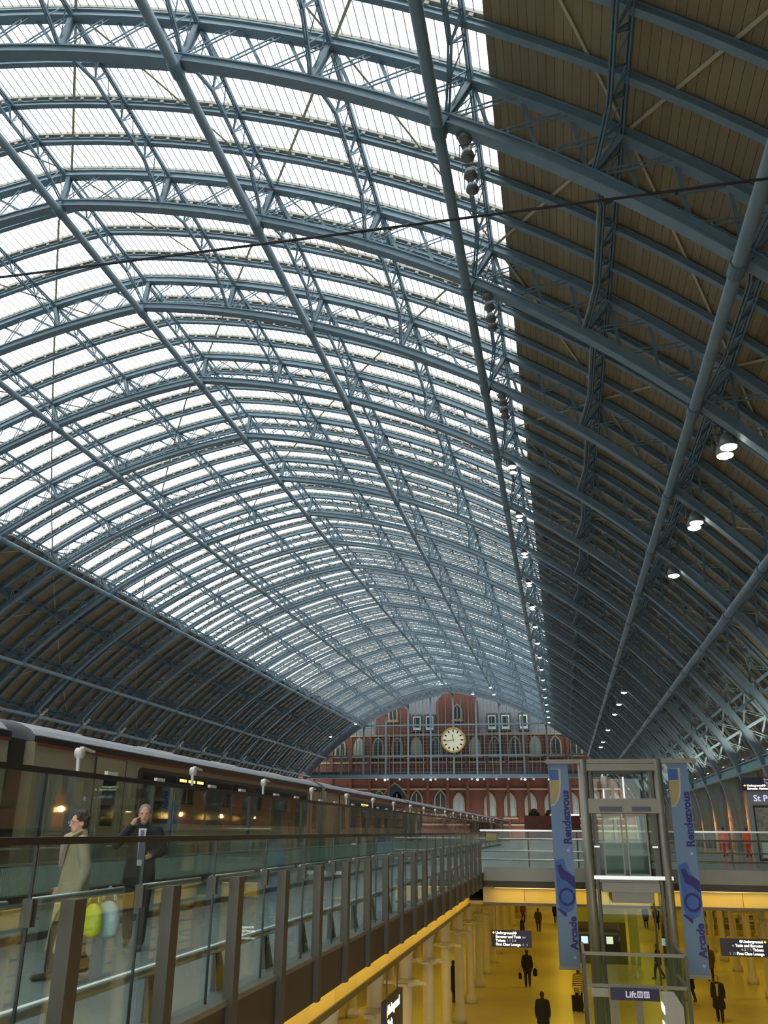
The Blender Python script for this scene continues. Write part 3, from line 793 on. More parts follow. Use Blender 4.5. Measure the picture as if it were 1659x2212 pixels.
# brick hotel behind the screen
YH = 198.0
h = thing('brick_hotel', 'red brick gothic hotel rising behind the glazed end screen', 'building', (0, 0, 0))
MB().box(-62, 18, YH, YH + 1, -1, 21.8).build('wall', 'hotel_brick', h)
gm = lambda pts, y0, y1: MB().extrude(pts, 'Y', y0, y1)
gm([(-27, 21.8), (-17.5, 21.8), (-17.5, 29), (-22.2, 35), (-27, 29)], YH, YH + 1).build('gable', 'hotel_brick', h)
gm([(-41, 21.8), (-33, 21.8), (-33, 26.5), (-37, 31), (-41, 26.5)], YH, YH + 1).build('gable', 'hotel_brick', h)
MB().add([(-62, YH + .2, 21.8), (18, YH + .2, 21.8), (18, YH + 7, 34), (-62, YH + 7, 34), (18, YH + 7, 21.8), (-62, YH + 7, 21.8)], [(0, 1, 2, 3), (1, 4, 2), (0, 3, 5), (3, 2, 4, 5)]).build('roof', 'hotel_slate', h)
for z in (2.6, 9.9, 15.6, 21.5): MB().box(-62, 18, YH - .25, YH, z, z + .35).build('stone_course', 'stone', h)
def hotel_window(xc, z0, w, hh, pane='grey_glass', twin=True):
    fr = gm([(xc + p[0], z0 + p[1]) for p in gothic(w + .7, hh + .6)], YH - .22, YH).build('window_surround', 'stone', h)
    gm([(xc + p[0], z0 + .25 + p[1]) for p in gothic(w, hh)], YH - .27, YH - .22).build('window_pane', pane, fr)
    if twin: MB().box(xc - .1, xc + .1, YH - .32, YH - .27, z0 + .25, z0 + hh * .95).build('window_mullion', 'stone', fr)
    MB().box(xc - w / 2 - .6, xc + w / 2 + .6, YH - .4, YH, z0 - .35, z0).build('window_sill', 'stone', fr)
for x in (-40, -36): hotel_window(x, 4.2, 2.4, 5.2, 'dark_glass')
hotel_window(-34.6 + 3, 4.4, 2.2, 5.0, 'dark_glass'); hotel_window(-26.3, 4.4, 2.2, 5.0, 'dark_glass')
for x in (-22.3, -15.5, -11.2, -6.8, -2.6, 2, 6.4, 10.8): hotel_window(x, 4.3, 1.9, 4.6, 'grey_glass')
hotel_window(-36.5, 3.6, 6.5, 7.4, 'dark_glass', False)
for i in range(17): hotel_window(-58 + i * 4.4, 17.2, 1.9, 3.6, 'dark_glass' if i % 3 else 'grey_glass')
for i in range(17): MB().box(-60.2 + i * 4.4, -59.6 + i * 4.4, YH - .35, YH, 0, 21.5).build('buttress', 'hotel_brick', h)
for x in (-22.2, -37): hotel_window(x, 25.0, 1.5, 3.0, 'dark_glass')
for x in (-31.5, -28.6, -14.5, -11.5, -7.5): 
    d = MB().box(x - 1.2, x + 1.2, YH + .3, YH + 4, 22.5, 26.4).build('dormer', 'hotel_slate', h)
    MB().box(x - .85, x + .85, YH + .22, YH + .3, 22.9, 25.9).build('dormer_frame', 'white_paint', d)
    MB().box(x - .65, x + .65, YH + .16, YH + .22, 23.5, 25.7).build('dormer_pane', 'dark_glass', d)
tag(MB().box(-7.5, 3.0, 178, 180, 0, 4.4).build('brick_kiosk', 'hotel_brick'), 'low red brick booth at the far end of the concourse', 'kiosk')
for i, (x, z) in enumerate(((-5.6, 4.6), (-2.4, 4.8))):
    t = thing('topiary_bush', 'small dark clipped bush on top of the brick booth, %s' % ('left' if i == 0 else 'right'), 'bush', (x, 178.8, 4.4))
    m_ = MB()
    for k in range(60):
        a, b = random.random() * 2 * PI, random.random() * PI / 2; r = .9 + .25 * random.random()
        p = Vector((math.cos(a) * math.cos(b), math.sin(a) * math.cos(b), math.sin(b) + .1)) * r
        m_.bar(p * .2, p, .35, .12, (random.random(), random.random(), .3))
    mat('leaf_dark', (.02, .03, .012), .8) if 'leaf_dark' not in MATS else None
    m_.build('foliage', 'leaf_dark', t); MB().lathe([(.25, 0), (.32, .3)], 8).build('pot', 'dark_steel', t)
tag(MB().box(-2.6, -.2, 178.0, 178.2, 4.4, 4.65).build('strip_light', 'sign_text'), 'bright strip light over the far brick booth', 'lamp')
tag(MB().box(.4, 2.9, 178.0, 178.2, 4.4, 4.65).build('strip_light', 'sign_text'), 'bright strip light just right of the blue banner, far end', 'lamp')

# ------------------------------------------------------------------ train
XT = -10.2; CAR = 22.72
def car_section(off=0.0):
    zt = 3.12
    pts = [(XT + .02, -1.0), (XT, -.2), (XT, 2.55), (XT - .03, zt)]
    for i in range(1, 7):
        a = PI / 2 * i / 6; pts.append((XT - .03 - 1.37 * (1 - math.cos(a)), zt + .48 * math.sin(a)))
    right = [(p[0] + off, p[1]) for p in pts]
    left = [(2 * (XT - 1.4) - p[0], p[1]) for p in reversed(right[:-1])]
    return right + left
def carriage(n, y0):
    y1 = y0 + CAR - .9
    t = thing('train_carriage', 'beige train carriage with dark window band, %s from the left edge' % ORD[n], 'train carriage', (0, y0, 0), 0, 'carriages of the long beige train')
    L = y1 - y0
    sec = car_section()
    low = [p for p in sec if p[1] <= 3.12 + 1e-6]
    MB().extrude(low, 'Y', 0, L).build('body', 'train_beige', t)
    top = [p for p in sec if p[1] >= 3.12 - 1e-6]
    MB().extrude([(p[0], p[1] + .01) for p in top], 'Y', 0, L).build('roof', 'train_roof', t, False)
    MB().box(XT - .06, XT + .02, 0, L, 3.10, 3.22).build('gutter_line', 'train_black', t)
    MB().box(XT - .03, XT + .012, 0, L, 3.05, 3.10).build('red_line', 'train_red', t)
    for q_ in range(4):
        MB().box(XT - .75, XT - .45, 2.5 + q_ * 5, 5.2 + q_ * 5, 3.44, 3.50).build('roof_vent', 'train_black', t)
    # window band with rounded ends
    wy0, wy1, wz0, wz1, r = 4.5, 19.6, 1.62, 2.92, .18
    poly = []
    for cy, cz, a0 in ((wy1 - r, wz1 - r, 0), (wy0 + r, wz1 - r, 90), (wy0 + r, wz0 + r, 180), (wy1 - r, wz0 + r, 270)):
        for i in range(4): a = math.radians(a0 + 30 * i); poly.append((cy + r * math.cos(a), cz + r * math.sin(a)))
    wb = MB().extrude(poly, 'X', XT - .02, XT + .02).build('window_band', 'train_black', t)
    k = 7; w = (wy1 - wy0 - .3) / k
    for i in range(k):
        ya = wy0 + .15 + i * w + .06
        lit = (i == 1 and n in (1, 2))
        MB().box(XT + .02, XT + .03, ya, ya + w - .12, wz0 + .12, wz1 - .1).build('window_pane', 'train_window', wb)
        if lit:
            for q_ in range(3): MB().box(XT + .03, XT + .035, ya + .1 + q_ * .6, ya + .55 + q_ * .6, wz1 - .22, wz1 - .15).build('cabin_light', 'train_light', wb)
    for dy in (2.4, L - 1.8):
        d = MB().box(XT, XT + .015, dy, dy + 1.4, .02, 3.0).build('door', 'train_beige', t)
        for a in (dy - .02, dy + 1.4): MB().box(XT, XT + .02, a, a + .025, .02, 3.02).build('door_seam', 'train_black', d)
        MB().box(XT + .015, XT + .025, dy + .4, dy + 1.0, 1.55, 2.6).build('door_window', 'train_window', d)
        MB().box(XT + .015, XT + .03, dy + .25, dy + .32, 1.0, 1.5).build('handle', 'steel', d)
    MB().box(XT - 2.4, XT - .25, L, L + .9, -.6, 3.15).build('gangway_bellows', 'train_black', t)
    MB().box(XT - 2.5, XT - .3, 1.5, L - 1.5, -1.05, -.98).build('underframe', 'train_black', t)
    for yy in (3.2, L - 3.2):
        b = MB().box(XT - 2.4, XT - .4, yy - 1.4, yy + 1.4, -1.09, -1.0).build('bogie', 'train_black', t)
for n in range(8): carriage(n, -6.7 + CAR * n)

# ------------------------------------------------------------------ glass security screen beside the train
XS = -7.5
gs = thing('security_screen', 'tall frameless glass screen between the walkway and the train', 'glass screen', (XS, 0, 0))
pm = MB().box(-.008, .008, -.745, .745, .06, 2.27).mesh('pane')
bm_ = MB().box(.012, .016, -.745, .745, .62, .98).mesh('frosted_band')
for i in range(70):
    y = 3.9 + 1.5167 * i
    o = link('pane', pm, 'screen_glass', gs); o.location.y = y
    o = link('frosted_band', bm_ if i > 5 else (bm2 if i else MB().box(.012, .016, -.745, .745, .62, .98).mesh('striped_band')), 'frosted_band' if i > 5 else 'striped_band', gs); o.location.y = y
    if i == 0: bm2 = o.data
MB().box(-.035, .035, 3, 110, 2.26, 2.34).build('top_rail', 'dark_rail', gs)
MB().box(-.05, .05, 3, 110, 0, .10).build('base_rail', 'dark_steel', gs)
MB().box(.02, .06, 3, 110, 1.00, 1.03).build('band_edge', 'steel', gs)
MB().box(.02, .06, 3, 110, .52, .60).build('lower_edge', 'dark_rail', gs)
for i in range(24):
    y = 3.1 + 4.55 * i
    MB().box(-.09, -.03, y - .04, y + .04, 0, 2.26).build('post', 'dark_steel', gs)
for i in range(20):
    y = 13.0 + 4.55 * i
    t = thing('screen_lamp', 'white key-shaped spot fitting on the glass screen rail, %s from left' % ORD[i], 'spotlight', (XS, y, 2.34), 0, 'white fittings along the glass screen rail')
    MB().bar((0, 0, 0), (0, -.02, .22), .045, .04).build('stem', 'white_paint', t)
    MB().tube([(-.05, 0, .28), (.05, 0, .28)], .085, 12).build('head', 'white_paint', t, True)
    MB().bar((0, .05, .37), (0, .42, .33), .07, .03).build('arm', 'white_paint', t)
    for q_, dy in enumerate((1.1, 3.0)):
        tag(MB().box(XS - .03, XS + .03, y + dy - .18, y + dy + .18, 2.34, 2.40).build('rail_label', 'white_paint'), 'small white plate on the screen rail, %s beyond the %s fitting' % (ORD[q_], ORD[i]), 'plate', 'white plates on the screen rail')

# ------------------------------------------------------------------ balustrades
gb = thing('glass_balustrade', 'near glass balustrade with dark steel fins along the left of the void', 'balustrade', (XV0, 0, 0))
pst = MB().box(.06, .16, -.075, .075, -.48, 1.07).mesh('post')
pan = MB().box(-.006, .006, -.745, .745, .02, 1.40).mesh('pane')
brk = MB().box(-.035, .03, -.012, .004, .93, 1.09).box(-.035, .03, .03, .046, .93, 1.09).mesh('clamp')
seal = MB().box(-.010, .010, -.006, .006, .02, 1.40).mesh('joint_seal')
hr = MB().tube([(-.10, -.62, 1.06), (-.10, .62, 1.06)], .024, 8).mesh('handrail')
lg = MB().add([(-.27, -.08, .34), (-.27, .08, .34), (-.27, .19, .0), (-.27, -.09, .0), (-.24, -.08, .34), (-.24, .08, .34), (-.20, .19, .0), (-.20, -.09, .0)],
              [(0, 1, 2, 3), (7, 6, 5, 4), (0, 4, 5, 1), (1, 5, 6, 2), (2, 6, 7, 3), (3, 7, 4, 0)]).mesh('kick_leg')
for i in range(-2, 20):
    y = 5.60 + 1.51 * i
    if y > YB: break
    o = link('post', pst, 'dark_steel', gb); o.location.y = y
    if y < YB - .9: 
        o = link('pane', pan, 'rail_glass', gb); o.location.y = y + .42
        o = link('handrail', hr, 'steel', gb, True); o.location.y = y + .46
    o = link('clamp', brk, 'dark_steel', gb); o.location.y = y - .34
    o = link('joint_seal', seal, 'train_black', gb); o.location.y = y - .335
    o = link('kick_leg', lg, 'dark_steel', gb); o.location.y = y + .55
MB().box(-.03, .03, 2.2, YB, 1.40, 1.445).build('top_rail', 'dark_rail', gb)
MB().tube([(-.25, 2.2, .38), (-.25, YB - .2, .38)], .045, 10).build('kick_rail', 'steel', gb, True)
MB().box(-.04, .12, 2.2, YB, -.02, .03).build('shoe', 'steel_matt', gb)
gb2 = thing('glass_balustrade', 'glass balustrade with dark steel fins along the right of the void', 'balustrade', (XV1, 0, 0))
for i in range(0, 21):
    y = 5.60 + 1.51 * i
    o = link('post', pst, 'dark_steel', gb2); o.location = (-.22, y, 0)
    if y < YB - .9: o = link('pane', pan, 'rail_glass', gb2); o.location.y = y + .42
MB().box(-.03, .03, 4, YB, 1.40, 1.445).build('top_rail', 'dark_rail', gb2)
gb3 = thing('bridge_balustrade', 'glass balustrade with steel rails along the bridge behind the lift', 'balustrade', (0, YB, 0))
for x0 in [XV0 + 1.85 * i for i in range(6)]:
    MB().box(x0 + .02, x0 + 1.83, -.006, .006, .05, 1.50).build('pane', 'rail_glass', gb3)
    MB().box(x0 - .03, x0 + .03, -.09, -.03, -.5, 1.2).build('post', 'dark_steel', gb3)
MB().box(XV0, XV1, -.03, .03, 1.50, 1.56).build('top_rail', 'steel', gb3)
for z, r in ((1.22, .035), (.79, .025), (.48, .03)): MB().tube([(XV0, -.12, z), (XV1, -.12, z)], r, 8).build('rail', 'steel', gb3, True)
MB().box(XV0 + .1, XV1 - .1, -.16, -.06, -.27, .22).build('kick_panel', 'pale_panel', gb3)
tag(MB().box(-3.0, -2.6, YB - .2, YB - .14, 1.16, 1.42).build('yellow_notice', 'banner_gold'), 'small yellow notice fixed at the left corner of the bridge rail', 'notice')

# ------------------------------------------------------------------ glass lift
YL = 33.0
lf = thing('glass_lift', 'steel framed glass lift tower rising from the arcade to the bridge', 'lift', (2.07, YL, ZL))
LH = 3.95 - ZL
cx_ = MB().tube([(0, 0, 0), (0, 0, LH)], .15, 14).mesh('tower_column')
for x in (-1.28, 1.28):
    for y in (0, 2.6):
        o = link('tower_column', cx_, 'steel_matt', lf, True); o.location = (x, y, 0)
    MB().box(x * .82 - .04, x * .82 + .04, .1, .2, 0, LH).build('guide_rail', 'dark_steel', lf)
    MB().box(x * .72 - .03, x * .72 + .03, 2.2, 2.3, 0, LH).build('guide_rail', 'dark_steel', lf)
zz = lambda z: z - ZL
MB().box(-2.6, 2.6, -.08, .08, zz(3.80), zz(3.95)).build('header_beam', 'steel_matt', lf)
MB().box(-1.2, 1.2, -.1, .1, zz(3.55), zz(3.78)).build('top_beam', 'steel_matt', lf)
for y in (1.3, 2.6): MB().box(-1.3, 1.3, y - .08, y + .08, zz(3.6), zz(3.85)).build('top_beam', 'steel_matt', lf)
for x in (-1.28, 1.28):
    MB().box(x - .07, x + .07, 0, 2.6, zz(3.6), zz(3.85)).build('top_beam', 'steel_matt', lf)
    for z in (1.2, -1.2, -3.4): MB().box(x - .05, x + .05, .1, 2.5, zz(z) - .06, zz(z) + .06).build('side_beam', 'steel_matt', lf)
MB().box(-1.28, 1.38, -.12, .05, zz(2.12), zz(2.61)).build('landing_beam', 'steel_matt', lf)
for x0, x1 in ((-.82, -.05), (.28, .92)): MB().box(x0, x1, -.15, -.12, zz(2.18), zz(2.34)).build('beam_slot', 'train_black', lf)
MB().box(-1.28, 1.28, 2.5, 2.6, zz(2.5), zz(2.62)).build('rear_beam', 'steel_matt', lf)
MB().box(-1.25, 1.45, -.10, .02, zz(-.02), zz(.10)).build('landing_sill', 'steel', lf)
for x0, x1 in ((-.78, -.10), (.02, .74)):
    d = MB().box(x0, x1, -.05, -.03, zz(.10), zz(2.02)).build('door_leaf', 'lift_glass', lf)
    for a in (x0, x1 - .05): MB().box(a, a + .05, -.06, -.02, zz(.10), zz(2.02)).build('door_stile', 'steel_matt', d)
    MB().box(x0, x1, -.06, -.02, zz(2.02), zz(2.10)).build('door_head', 'steel_matt', d)
for x in (-1.0, .95):
    MB().box(x - .06, x + .06, -.05, .02, zz(.1), zz(2.1)).build('door_frame', 'dark_steel', lf)
    MB().box(x - .09, x + .09, -.09, -.05, zz(1.0), zz(1.05)).build('call_button', 'steel', lf)
for x in (-1.1, 1.1): MB().box(x - .006, x + .006, .15, 2.45, zz(-5.8), zz(3.5)).build('side_glass', 'lift_glass', lf)
MB().box(-1.05, 1.05, 2.44, 2.46, zz(-5.8), zz(3.5)).build('rear_glass', 'lift_glass', lf)
cabin = MB().box(-.98, .98, .12, 2.3, zz(-.12), zz(.04)).build('cabin_floor', 'steel_matt', lf)
MB().box(-.98, .98, .12, 2.3, zz(2.15), zz(2.4)).build('cabin_roof', 'steel_matt', lf)
for x in (-.95, .95): MB().box(x - .01, x + .01, .15, 2.28, zz(.04), zz(2.15)).build('cabin_glass', 'lift_glass', lf)
MB().box(-.95, .95, 2.2, 2.24, zz(.04), zz(1.1)).build('cabin_panel', 'grey_glass', lf)
MB().box(-.92, .98, -.02, 2.2, zz(-.42), zz(-.12)).build('cabin_pit', 'steel_matt', lf)
MB().box(-.62, .76, .1, 2.0, zz(-.76), zz(-.42)).build('cabin_pit', 'steel_matt', lf)
MB().tube([(-.55, .5, zz(3.0)), (-.55, .5, zz(3.4))], .13, 10).build('camera_dome', 'white_paint', lf, True)
MB().box(-.62, -.56, 1.0, 1.06, zz(2.6), zz(3.5)).build('winch_post', 'steel', lf); MB().box(.1, .16, 1.0, 1.06, zz(2.6), zz(3.4)).build('winch_post', 'steel', lf)
# lower lobby of the lift
lb = thing('lift_lobby', 'glass box lobby with blue lintel at the foot of the lift', 'lift lobby', (0, 30.0, ZL))
for x in (.34, 3.32):
    MB().box(x - .05, x + .05, -.05, .05, 0, zz(-1.97)).build('corner_post', 'dark_steel', lb)
    MB().box(x - .05, x + .05, 2.75, 2.85, 0, zz(-1.97)).build('corner_post', 'dark_steel', lb)
    MB().box(x - .008, x + .008, .06, 2.74, .05, zz(-2.02)).build('side_glass', 'lift_glass', lb)
    for z in (-1.99, -2.84): MB().box(x - .04, x + .04, .05, 2.75, zz(z) - .04, zz(z) + .04).build('side_rail', 'steel_matt', lb)
for z in (-1.97, -2.83, -4.3): MB().box(.34, 3.32, -.04, .04, zz(z) - .045, zz(z) + .045).build('front_rail', 'steel_matt', lb)
MB().box(.40, 3.26, -.008, .008, zz(-2.78), zz(-2.02)).build('front_glass', 'lift_glass', lb)
MB().box(.40, 1.02, -.008, .008, 0.05, zz(-2.88)).build('front_glass', 'lift_glass', lb)
MB().box(2.5, 3.26, -.008, .008, 0.05, zz(-2.88)).build('front_glass', 'lift_glass', lb)
for x in (1.16, 1.86): MB().box(x - .10, x + .10, -.04, .04, 0, zz(-3.15)).build('door_post', 'steel_matt', lb)
MB().box(.50, 1.0, -.06, -.02, zz(-3.13), zz(-2.9)).build('frosted_fascia', 'pale_panel', lb)
sg_ = MB().box(1.05, 2.46, -.14, -.05, zz(-3.18), zz(-2.86)).build('lintel', 'navy', lb)
text_mesh('lettering', 'Lift', .24, 'sign_text_dim', sg_, mat_axes((1, 0, 0), (0, 0, 1), (1.48, -.145, zz(-3.10))), .02)
for i in range(2):
    x = 1.82 + i * .19
    MB().box(x, x + .16, -.15, -.14, zz(-3.10), zz(-2.93)).build('pictogram', 'sign_text_dim', sg_)
    for q_ in range(3): MB().box(x + .03 + q_ * .04, x + .05 + q_ * .04, -.154, -.15, zz(-3.08), zz(-2.96)).build('pictogram_figure', 'navy', sg_)

# information pillar in front of the lift
ip = thing('information_pillar', 'grey information pillar with lit screens beside the lift lobby', 'pillar', (2.2, 25.2, ZL))
MB().extrude([(-.02, 0), (.42, 0), (.42, zz(-2.55)), (.30, zz(-2.35)), (-.02, zz(-2.35))], 'Y', 0, .9).build('case', 'pale_panel', ip)
for i in range(3): MB().box(-.04, -.02, .08, .82, zz(-2.62 - i * .42) - .12, zz(-2.62 - i * .42) + .05).build('screen', 'sign_text', ip)
# ticket machines wall seen through the lift
kw = thing('ticket_kiosk', 'lime green and brown ticket machine wall behind the lift', 'kiosk', (1.3, 60, ZL))
MB().box(-1.2, 2.0, 0, .5, 2.3, 4.4).build('upper_panel', 'kiosk_green', kw)
MB().box(-1.2, 2.0, 0, .5, 0, 2.3).build('lower_panel', 'kiosk_brown', kw)
MB().box(2.2, 2.75, 0, .5, 0, 4.4).build('side_panel', 'kiosk_green', kw)
for i, x in enumerate((-.9, .6)):
    f_ = MB().box(x, x + 1.0, -.06, 0, .6, 1.9).build('machine', 'dark_rail', kw)
    MB().box(x + .2, x + .6, -.07, -.06, 1.1, 1.5).build('screen', 'screen_blue' if i == 0 else 'screen_white', f_)
    MB().box(x + .1, x + .9, -.07, -.06, 1.6, 1.75).build('header', 'steel_matt', f_)

# ------------------------------------------------------------------ banners
def banner(label, x0, zb, y):
    W, H = .69, 3.80 - zb
    t = thing('hanging_banner', label, 'banner', (x0, y, zb), 0, 'blue banners beside the lift')
    N = 14
    prof = [(W * i / N, .015 * math.sin(i / N * PI * 2)) for i in range(N + 1)]
    MB().box(0, W, -.006, .006, 0, H).build('cloth', 'banner_blue', t)
    MB().box(-.01, W + .01, -.025, .025, -.12, 0).build('bottom_bar', 'steel_matt', t)
    MB().box(-.01, W + .01, -.03, .03, H, H + .14).build('top_bar', 'steel_matt', t)
    q = lambda fx, fz: (W * fx, H * (1 - fz))
    def shape(name, pts, m_, off): MB().extrude([q(*p) for p in pts], 'Y', -.006 - off, -.0075 - off).build(name, m_, t)
    shape('glass_bowl', [(.02, .03), (.62, .025), (.60, .10), (.55, .15), (.42, .19), (.20, .22), (.04, .222)], 'banner_rim', .000)
    shape('glass_top', [(.02, .03), (.50, .03), (.50, .085), (.02, .088)], 'banner_mid', .002)
    shape('glass_drink', [(.02, .092), (.52, .088), (.48, .14), (.36, .18), (.18, .21), (.04, .212)], 'banner_gold', .002)
    shape('blue_wash', [(.05, .50), (.5, .485), (.62, .54), (1, .58), (1, .68), (.8, .74), (.3, .76), (.08, .70), (.1, .60)], 'banner_mid', .000)
    shape('blue_figure', [(.15, .525), (.35, .515), (.5, .545), (.98, .575), (.98, .635), (.6, .60), (.3, .585)], 'banner_navy', .002)
    m_ = MB(); n = 24
    for i in range(n):
        a0, a1 = 2 * PI * i / n, 2 * PI * (i + 1) / n
        f = lambda a, k: q(.56 + .40 * k * math.cos(a), .675 + .045 * k * math.sin(a))
        m_.extrude([f(a0, 1), f(a1, 1), f(a1, .72), f(a0, .72)], 'Y', -.009, -.0105)
    m_.build('blue_ring', 'banner_navy', t)
    shape('blue_mark', [(.05, .735), (.12, .728), (.5, .755), (.46, .775)], 'banner_navy', .002)
    text_mesh('lettering', 'Rendezvous', .37, 'banner_navy', t, mat_axes((0, 0, 1), (-1, 0, 0), (W * .94, -.012, H * (1 - .415))), .035, .002)
    text_mesh('lettering', 'Arcade', .35, 'banner_navy', t, mat_axes((0, 0, 1), (-1, 0, 0), (W * .94, -.012, H * (1 - .925))), .035, .002)
    for fz in (.44, .955): shape('small_mark', [(.7, fz), (.82, fz), (.82, fz + .012), (.7, fz + .012)], 'banner_light', .002)
banner('blue Rendezvous Arcade banner hanging left of the glass lift', -.44, -2.72, YL)
banner('blue Rendezvous Arcade banner hanging right of the glass lift', 3.68, -2.85, YL)

# ------------------------------------------------------------------ direction signs
def sign(label, x0, x1, z0, z1, y, lines, right=False, hang=None, flip=False):
    t = thing('direction_sign', label, 'sign', (x0, y, z0)); W, H = x1 - x0, z1 - z0
    MB().box(0, W, -.05, .05, 0, H).build('panel', 'navy', t)
    if hang: 
        for x in (W * .12, W * .88): MB().box(x - .012, x + .012, -.012, .012, H, hang - z0).build('hanger', 'dark_steel', t)
    fi = min(k for k in range(len(lines)) if lines[k][0]); n = len(lines); lh = H / (n + .4)
    for i, (s, s2) in enumerate(lines):
        zb = H - lh * (i + 1.0) + lh * .02; size = lh * .95
        if not s:
            text_mesh('lettering', s2, size, 'sign_text_dim', t, mat_axes((1, 0, 0), (0, 0, 1), (W * .5, -.052, zb)), .01); continue
        if not right:
            if i == fi: MB().extrude([(W * .03, zb + lh * .3), (W * .06, zb + lh * .65), (W * .09, zb + lh * .3), (W * .06, zb)], 'Y', -.055, -.05).build('arrow', 'sign_arrow', t)
            a = text_mesh('lettering', s, size, 'sign_text', t, mat_axes((1, 0, 0), (0, 0, 1), (W * .11, -.052, zb)), .03)
            w = max(v.co.x for v in a.data.vertices)
            text_mesh('lettering', s2, size, 'sign_text_dim', t, mat_axes((1, 0, 0), (0, 0, 1), (w + size * .35, -.052, zb)), .01) if s2 else None
            if i == fi: MB().extrude([(w + lh * .5 + lh * .36 * math.cos(k * PI / 6), zb + lh * .32 + lh * .36 * math.sin(k * PI / 6)) for k in range(12)], 'Y', -.055, -.05).build('roundel', 'sign_text', t)
        else:
            if i == 0: MB().extrude([(W * .91, zb + lh * .3), (W * .94, zb + lh * .65), (W * .97, zb + lh * .3), (W * .94, zb)], 'Y', -.055, -.05).build('arrow', 'sign_arrow', t)
            a = text_mesh('lettering', s, size, 'sign_text', t, mat_axes((1, 0, 0), (0, 0, 1), (W * .89, -.052, zb)), .03, align='RIGHT')
            w = min(v.co.x for v in a.data.vertices)
            text_mesh('lettering', s2, size, 'sign_text_dim', t, mat_axes((1, 0, 0), (0, 0, 1), (w - size * .3, -.052, zb)), .01, align='RIGHT') if s2 else None
            if i == 0: MB().extrude([(w - lh * .5 + lh * .36 * math.cos(k * PI / 6), zb + lh * .32 + lh * .36 * math.sin(k * PI / 6)) for k in range(12)], 'Y', -.055, -.05).build('roundel', 'sign_text', t)
    return t
LN = [('Underground', ''), ('Eurostar and Taxis', 'oo'), ('Tickets', '1 1 3-4'), ('First Class Lounge', '/1  1')]
sign('navy hanging direction sign with white lines, left of the lift', -2.99, -1.47, -2.62, -2.04, YB + .6, LN, False, -1.05)
LR = [('Underground', ''), ('Taxis and Eurostar', 'o'), ('Tickets', '4-3 1 1'), ('First Class Lounge', '1  /1')]
sign('navy hanging direction sign with white lines, right of the lift', 5.32, 6.95, -2.68, -2.10, YB + .6, LR, True, -1.05)
sign('navy direction sign above the poster board at the right edge', 8.32, 10.3, 3.36, 3.96, 45, [('', 'Eurostar 5-13'), ('', 'Taxi'), ('Underground', '4-5'), ('Eurostar, National Rail', 'o')], False)
# side-facing sign under the left edge
t = thing('direction_sign', 'navy direction sign seen edge-on under the left slab by the columns', 'sign', (-3.72, 19.0, -2.55))
MB().box(-.05, .05, 0, 1.9, 0, .85).build('panel', 'navy', t)
MB().box(-.015, .015, .3, .33, .85, 1.45).box(-.015, .015, 1.5, 1.53, .85, 1.45).build('hanger', 'dark_steel', t)
for i, s in enumerate(('Underground', 'Taxis', 'Tickets')):
    text_mesh('lettering', s, .24, 'sign_text', t, mat_axes((0, 1, 0), (0, 0, 1), (.052, .18, .60 - i * .26)), .03)
MB().extrude([(.10, .62), (.15, .72), (.15, .56)], 'X', .05, .056).build('arrow', 'sign_arrow', t)
# poster board
pb = thing('poster_board', 'pale steel poster board headed St Pancras at the right edge', 'poster board', (8.46, 45.1, 0))
MB().box(0, .22, -.1, .1, 0, 3.36).build('leg', 'pale_panel', pb); MB().box(2.0, 2.2, -.1, .1, 0, 3.36).build('leg', 'pale_panel', pb)
MB().box(.22, 2.0, -.06, .06, 2.72, 3.36).build('header', 'pale_panel', pb)
fr = MB().box(.22, 2.0, -.08, .04, .3, 2.72).build('poster_frame', 'dark_rail', pb)
MB().box(.30, 1.92, -.09, -.08, .4, 2.62).build('poster', 'poster_mix', fr)
MB().box(.40, 1.9, -.095, -.09, .45, 1.15).build('poster_block', 'white_paint', fr); MB().box(.75, 1.9, -.095, -.09, 1.3, 1.6).build('poster_block', 'white_paint', fr)
MB().box(1.1, 1.2, -.095, -.09, 1.7, 2.1).build('poster_block', 'white_paint', fr); MB().box(1.25, 1.9, -.095, -.09, 1.95, 2.4).build('poster_block', 'orange_suit', fr)
text_mesh('lettering', 'St Pancras', .40, 'heading_lit', pb, mat_axes((1, 0, 0), (0, 0, 1), (.30, -.065, 2.90)), .02)

# ------------------------------------------------------------------ people
def capsule(m_, a, b, ra, rb, n=10):
    a = Vector(a); b = Vector(b); d = b - a; L = d.length
    if L < 1e-5: d = Vector((0, 0, 1e-4)); L = 1e-4
    u = d / L; pts = []; rs = []
    for i in range(1, 4): t = i / 4 * PI / 2; pts.append(a - u * ra * math.cos(t)); rs.append(ra * math.sin(t))
    pts.append(a); rs.append(ra); pts.append(b); rs.append(rb)
    for i in range(3, 0, -1): t = i / 4 * PI / 2; pts.append(b + u * rb * math.cos(t)); rs.append(rb * math.sin(t))
    m_.tube(pts, 1, n, rs)
def ellip(m_, c, r, n=12):
    o = len(m_.v); k = 8
    for i in range(k + 1):
        t = -PI / 2 + PI * (i + .0) / k; cc = max(math.cos(t), .02)
        for j in range(n):
            a = 2 * PI * j / n; m_.v.append((c[0] + r[0] * cc * math.cos(a), c[1] + r[1] * cc * math.sin(a), c[2] + r[2] * math.sin(t)))
    for i in range(k):
        for j in range(n):
            a = o + i * n + j; b = o + i * n + (j + 1) % n; m_.f.append((a, b, b + n, a + n))
    m_.f.append(tuple(o + j for j in reversed(range(n)))); m_.f.append(tuple(o + k * n + j for j in range(n)))
